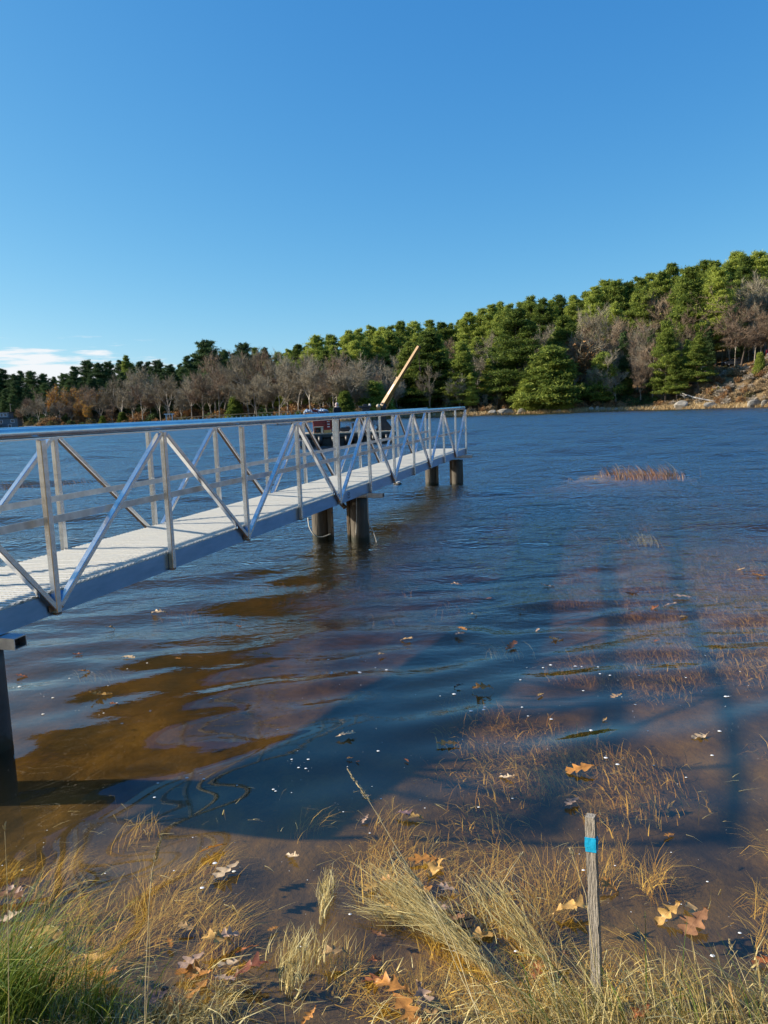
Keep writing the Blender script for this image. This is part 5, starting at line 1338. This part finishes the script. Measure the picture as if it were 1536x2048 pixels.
LEAVES = [
 (430, 1702, 'orange', 46, 'curled upright on the dark water left of centre'), (456, 1748, 'cream', 62, 'floating just below the orange curled leaf at lower left'), (586, 1716, 'cream', 38, 'with spread lobes at the upper edge of the sunken grass'),
 (866, 1740, 'gold', 66, 'lower one of the bright pair in the lower middle'), (850, 1724, 'orange', 52, 'upper one of the bright pair in the lower middle'), (898, 1784, 'pink', 42, 'hooked leaf just below the bright pair'), (842, 1790, 'orange', 44, 'half sunk where the long stalks cross'), (780, 1768, 'orange', 38, 'small leaf at the tip of the floating golden sheaf'), (743, 1776, 'gold', 34, 'torn leaf furthest left at the tip of the golden sheaf'), (785, 1822, 'gold', 40, 'caught in the left fringe of the golden sheaf'), (876, 1818, 'pink', 50, 'lying on the dark debris beside the golden sheaf'), (950, 1872, 'gold', 64, 'large star-shaped leaf right of the golden sheaf'), (898, 1842, 'brown', 50, 'wet leaf in the dark debris beside the golden sheaf'), (915, 1860, 'brown', 40, 'crumpled leaf between the dark debris and the star-shaped leaf'),
 (672, 1922, 'tan', 44, 'oval leaf floating alone right of the bottom straw tuft'), (750, 1932, 'rust', 28, 'tiny leaf floating alone left of the golden sheaf root'), (1166, 1543, 'orange', 56, 'floating on dark water above the wooden stake'), (1146, 1608, 'pink', 42, 'touching the top of the wooden stake from the left'), (1015, 1556, 'cream', 30, 'small leaf left of the orange leaf above the stake'),
 (1402, 1474, 'cream', 36, 'floating alone at the right side of the open water'), (898, 1491, 'orange', 42, 'curled leaf with a pale tip in the middle of the water'), (690, 1474, 'cream', 40, 'many-lobed leaf above the tip of the longest stalk'), (967, 1381, 'orange', 40, 'curled leaf with cream edges near the centre right'), (918, 1375, 'black', 20, 'small leaf left of the curled cream-edged one'), (1080, 1392, 'gold', 18, 'small oval leaf right of the centre'), (1233, 1395, 'gold', 28, 'sunken leaf right of the small oval one'), (1210, 1440, 'tan', 14, 'tiny leaf below the sunken golden leaf'),
 (1114, 1279, 'tan', 30, 'with a dark upturned tip in the rippled water'), (1020, 1296, 'rust', 42, 'under the small dark straw tuft right of centre'), (812, 1281, 'tan', 26, 'star-shaped leaf in the middle of the rippled water'), (765, 1311, 'tan', 18, 'small round leaf left below the star-shaped one'), (724, 1317, 'rust', 10, 'speck-like leaf left of the small round one'), (922, 1260, 'orange', 26, 'upper leaf of a touching pair in the rippled water'), (920, 1270, 'pink', 22, 'lower leaf of a touching pair in the rippled water'), (1094, 1173, 'pink', 26, 'furthest of the leaves right of the gangway shadow'), (1266, 1187, 'rust', 26, 'far floating leaf at upper right'), (1368, 1196, 'pink', 34, 'far floating leaf with ragged outline at the upper right'), (1339, 1212, 'pink', 24, 'rounded leaf just below the ragged far one'), (1264, 1222, 'rust', 14, 'tiny leaf left of the rounded far one'), (1310, 1218, 'rust', 20, 'flat leaf between the tiny one and the rounded one'), (1366, 1236, 'tan', 20, 'small leaf below the far group at right'), (1314, 1283, 'rust', 14, 'tiny lone leaf in the right half of the ripples'), (1040, 1219, 'cream', 18, 'small leaf on the blue ripples right of centre'), (1519, 1151, 'orange', 24, 'floating near the right edge on the far ripples'), (1480, 1140, 'tan', 16, 'left of the bright leaf near the right edge'), (1075, 1262, 'pink', 14, 'tiny leaf in the blue ripples above the dark-tipped one'),
 (915, 1173, 'pink', 26, 'largest leaf on the far ripples left of centre right'), (945, 1232, 'cream', 18, 'just above the touching pair'), (980, 1198, 'rust', 12, 'tiny leaf between the two far pale ones'), (532, 1312, 'orange', 26, 'inside the brown reflection of the gangway'), (200, 1391, 'gold', 38, 'at the edge of the brown reflection at left'), (155, 1308, 'rust', 18, 'small leaf on the blue water near the left beam'), (45, 1354, 'rust', 22, 'smooth leaf beside the dark left pile'), (228, 1410, 'rust', 18, 'small leaf just under the golden one at left'), (320, 1230, 'cream', 32, 'thin leaf on the ripples under the gangway side'), (220, 1258, 'tan', 18, 'small leaf below the gangway side'), (255, 1318, 'cream', 28, 'thin leaf near the small floating sprig'), (168, 1345, 'orange', 22, 'beside the small floating sprig'), (400, 1315, 'orange', 14, 'dot-like leaf near the edge of the brown reflection'), (478, 1253, 'rust', 14, 'at the narrow top of the brown reflection'), (357, 1318, 'orange', 12, 'on the brown reflection, furthest up'),
 (830, 1637, 'gold', 34, 'half of a curled leaf in the dark middle water'), (808, 1634, 'purple', 34, 'dark half submerged leaf touching the curled golden one'), (730, 1641, 'pink', 24, 'small leaf left of the curled pair in the dark water'), (812, 1522, 'rust', 13, 'tiny round leaf right of the longest stalk tip'), (700, 1518, 'orange', 14, 'tiny oval leaf left of the longest stalk tip'), (716, 1524, 'rust', 10, 'speck of a leaf at the longest stalk tip'), (733, 1593, 'cream', 18, 'stuck on the longest stalk'),
 (1340, 1672, 'orange', 22, 'small leaf over the sunken grass right of the stake'), (1221, 1782, 'orange', 44, 'immediately right of the wooden stake'), (1143, 1830, 'gold', 66, 'big leaf immediately left of the wooden stake'), (1338, 1836, 'gold', 60, 'left leaf of the heap at the lower right'), (1380, 1826, 'tan', 54, 'uppermost leaf of the heap at the lower right'), (1392, 1852, 'brown', 74, 'rolled ribbed leaf in front of the heap at the lower right'),
 (1472, 2030, 'tan', 60, 'standing upright at the bottom right corner'), (1527, 1930, 'rust', 40, 'cut by the right edge low in the picture'), (1072, 1955, 'rust', 44, 'sunk among dry grass left of the stake foot'), (1022, 2040, 'gold', 34, 'cut by the bottom edge left of the stake'), (1285, 2040, 'rust', 52, 'cut by the bottom edge right of the stake'), (1130, 1925, 'brown', 26, 'small leaf deep in the grass left of the stake'),
 (88, 1882, 'gold', 56, 'behind the green grass tuft'), (16, 1800, 'brown', 56, 'at the left edge above the green tuft'), (22, 1838, 'cream', 44, 'at the left edge, lower of two above the green tuft'), (30, 1785, 'pink', 40, 'at the left edge, upper of the leaves above the green tuft'), (188, 1928, 'gold', 50, 'jagged leaf right of the green tuft'), (205, 1965, 'orange', 52, 'faded leaf under the jagged one right of the green tuft'), (438, 1896, 'gold', 56, 'at the top of the leaf pile'), (456, 1888, 'pink', 44, 'with sharp lobes at the top of the leaf pile'), (378, 1862, 'tan', 32, 'standing leaf above the leaf pile'), (386, 1938, 'pink', 54, 'long leaf on the left part of the leaf pile'), (392, 1958, 'orange', 64, 'broad leaf in the middle of the leaf pile'), (462, 1934, 'cream', 44, 'small lobed leaf on the leaf pile'), (447, 1967, 'pink', 44, 'lowest pale leaf of the leaf pile'), (496, 1912, 'rust', 38, 'upright leaf right of the leaf pile'), (498, 1964, 'darkred', 64, 'wet leaf at the right end of the leaf pile'), (520, 1921, 'gold', 18, 'tiny leaf at the right end of the leaf pile'), (400, 1990, 'orange', 58, 'half hidden by straw under the leaf pile'), (314, 2010, 'purple', 46, 'curled leaf at the foot of the lower left stalk'), (330, 2000, 'black', 40, 'rotten leaf behind the curled purple one'), (352, 2032, 'orange', 56, 'cut by the bottom edge beside the curled purple one'), (340, 1896, 'orange', 24, 'narrow leaf left above the leaf pile'),
 (762, 1975, 'rust', 60, 'sunk leaf above the heap at the bottom centre'), (790, 1995, 'orange', 70, 'large leaf of the heap at the bottom centre'), (842, 2015, 'pink', 56, 'pale top leaf of the heap at the bottom centre'), (806, 2036, 'orange', 74, 'cut by the bottom edge in the bottom centre heap'), (862, 2040, 'tan', 44, 'cut by the bottom edge right of the bottom centre heap'), (620, 2042, 'orange', 34, 'cut by the bottom edge left of centre'), (755, 1870, 'brown', 34, 'sunken leaf left of the golden sheaf'), (548, 1862, 'orange', 20, 'small leaf by the sunken grass left of the bottom straw tuft'), (960, 1975, 'rust', 10, 'speck near the root of the golden sheaf')]
SUNK = {(1233, 1395): -.03, (755, 1870): -.03, (1072, 1955): -.02, (762, 1975): -.03, (842, 1790): .002}
for i, (px, py, c, L, where) in enumerate(LEAVES):
    q = at(px, py); z = max(wz(q.x, q.y), gz(q.x, q.y))+.004
    if (px, py) in SUNK: z = SUNK[(px, py)]
    q = at(px, py, z)
    o = bpy.data.objects.new('oak_leaf', LM[i % 8]); col.objects.link(o)
    dist = (q-Vector((0, 0, EYE))).length; s = L*dist/F_PX*1.0
    s = max(s, .02)
    o.location = (q.x, q.y, z+s*.10+(.004 if L > 30 else .002)+(.012 if py > 1880 else 0)+.002*(i % 5)*(py > 1860))
    tilt = .06 if L < 35 else .13
    if where.startswith(('curled upright', 'upright', 'standing')): tilt = .9
    o.rotation_euler = (random.gauss(0, tilt), random.gauss(0, tilt), random.choice((0, math.pi))+random.gauss(.1, .55))
    o.scale = (s, s*random.uniform(.8, 1.05), s)
    cc = LC[c]; k = random.uniform(.85, 1.12); o.color = (cc[0]*k, cc[1]*k, cc[2]*k, 1)
    tag(o, f'{CN[c]} oak leaf {where}', 'leaf')
# dark debris heap beside the golden sheaf
b = MB(); q = at(900, 1848, .0)
for i in range(60):
    c_ = q+Vector((random.gauss(0, .045), random.gauss(0, .05), random.uniform(0, .02))); d = Vector((random.gauss(0, 1), random.gauss(0, 1), random.gauss(0, .25))).normalized()*.03
    b.tube([c_-d, c_+Vector((0, 0, .004)), c_+d], [.0012, .003, .001], 5, caps=False)
b.build('debris_heap', mat('wet_debris', (.02, .014, .01), .35), label='dark wet heap of rotten twigs beside the golden sheaf', cat='debris', kind='stuff')
# foam specks
foam = mat('foam', (.8, .8, .78), .5)
Vs = []; Fs = []; nv = 0; n = 4200
P = np.stack([rng.random(n)*7-3.2, 2.35+3.6*rng.random(n)**1.1], 1)
k = rng.random(n) < np.clip(.10+1.6*np.exp(-((fbm(P[:, 0]*.8+P[:, 1]*.3, P[:, 1]*1.3, 91)-.47)/.02)**2), 0, 1); P = P[k]; n = len(P)
rad = .0011+.0050*rng.random(n)**8*(1+P[:, 1]*.25)
zs = wave(P[:, 0], P[:, 1])+.003
V = []
for a_ in range(6):
    V.append(np.stack([P[:, 0]+rad*1.25*math.cos(a_*math.pi/3), P[:, 1]+rad*math.sin(a_*math.pi/3), zs], 1))
V.append(np.stack([P[:, 0], P[:, 1], zs+rad*.5], 1)); V = np.stack(V, 1).reshape(-1, 3)
bs = np.arange(n)*7; F = np.concatenate([np.stack([bs+a_, bs+(a_+1) % 6, bs+6], 1) for a_ in range(6)])
np_obj('foam_specks', np_mesh('foam_specks', V, F, foam), label='tiny white foam bubbles dotted over the calm near water', cat='foam', kind='stuff')
from collections import defaultdict
gg = defaultdict(list)
for px, o in TREES: gg[o['group']].append((px, o))
ORD = ['first', 'second', 'third', 'fourth', 'fifth', 'sixth', 'seventh', 'eighth', 'ninth', 'tenth', 'eleventh', 'twelfth', 'thirteenth', 'fourteenth']
for g, L in gg.items():
    if len(L) == 1:
        del L[0][1]['group']; continue
    for i, (px, o) in enumerate(sorted(L, key=lambda t: t[0])):
        o['label'] = g+', '+(ORD[i] if i < 14 else 'last')+' from left'
for o in bpy.data.objects:
    if 'label' in o and len(o['label'].split()) > 16: print('LONG', o['label'])
print('trees', ntree, 'objects', len(bpy.data.objects))
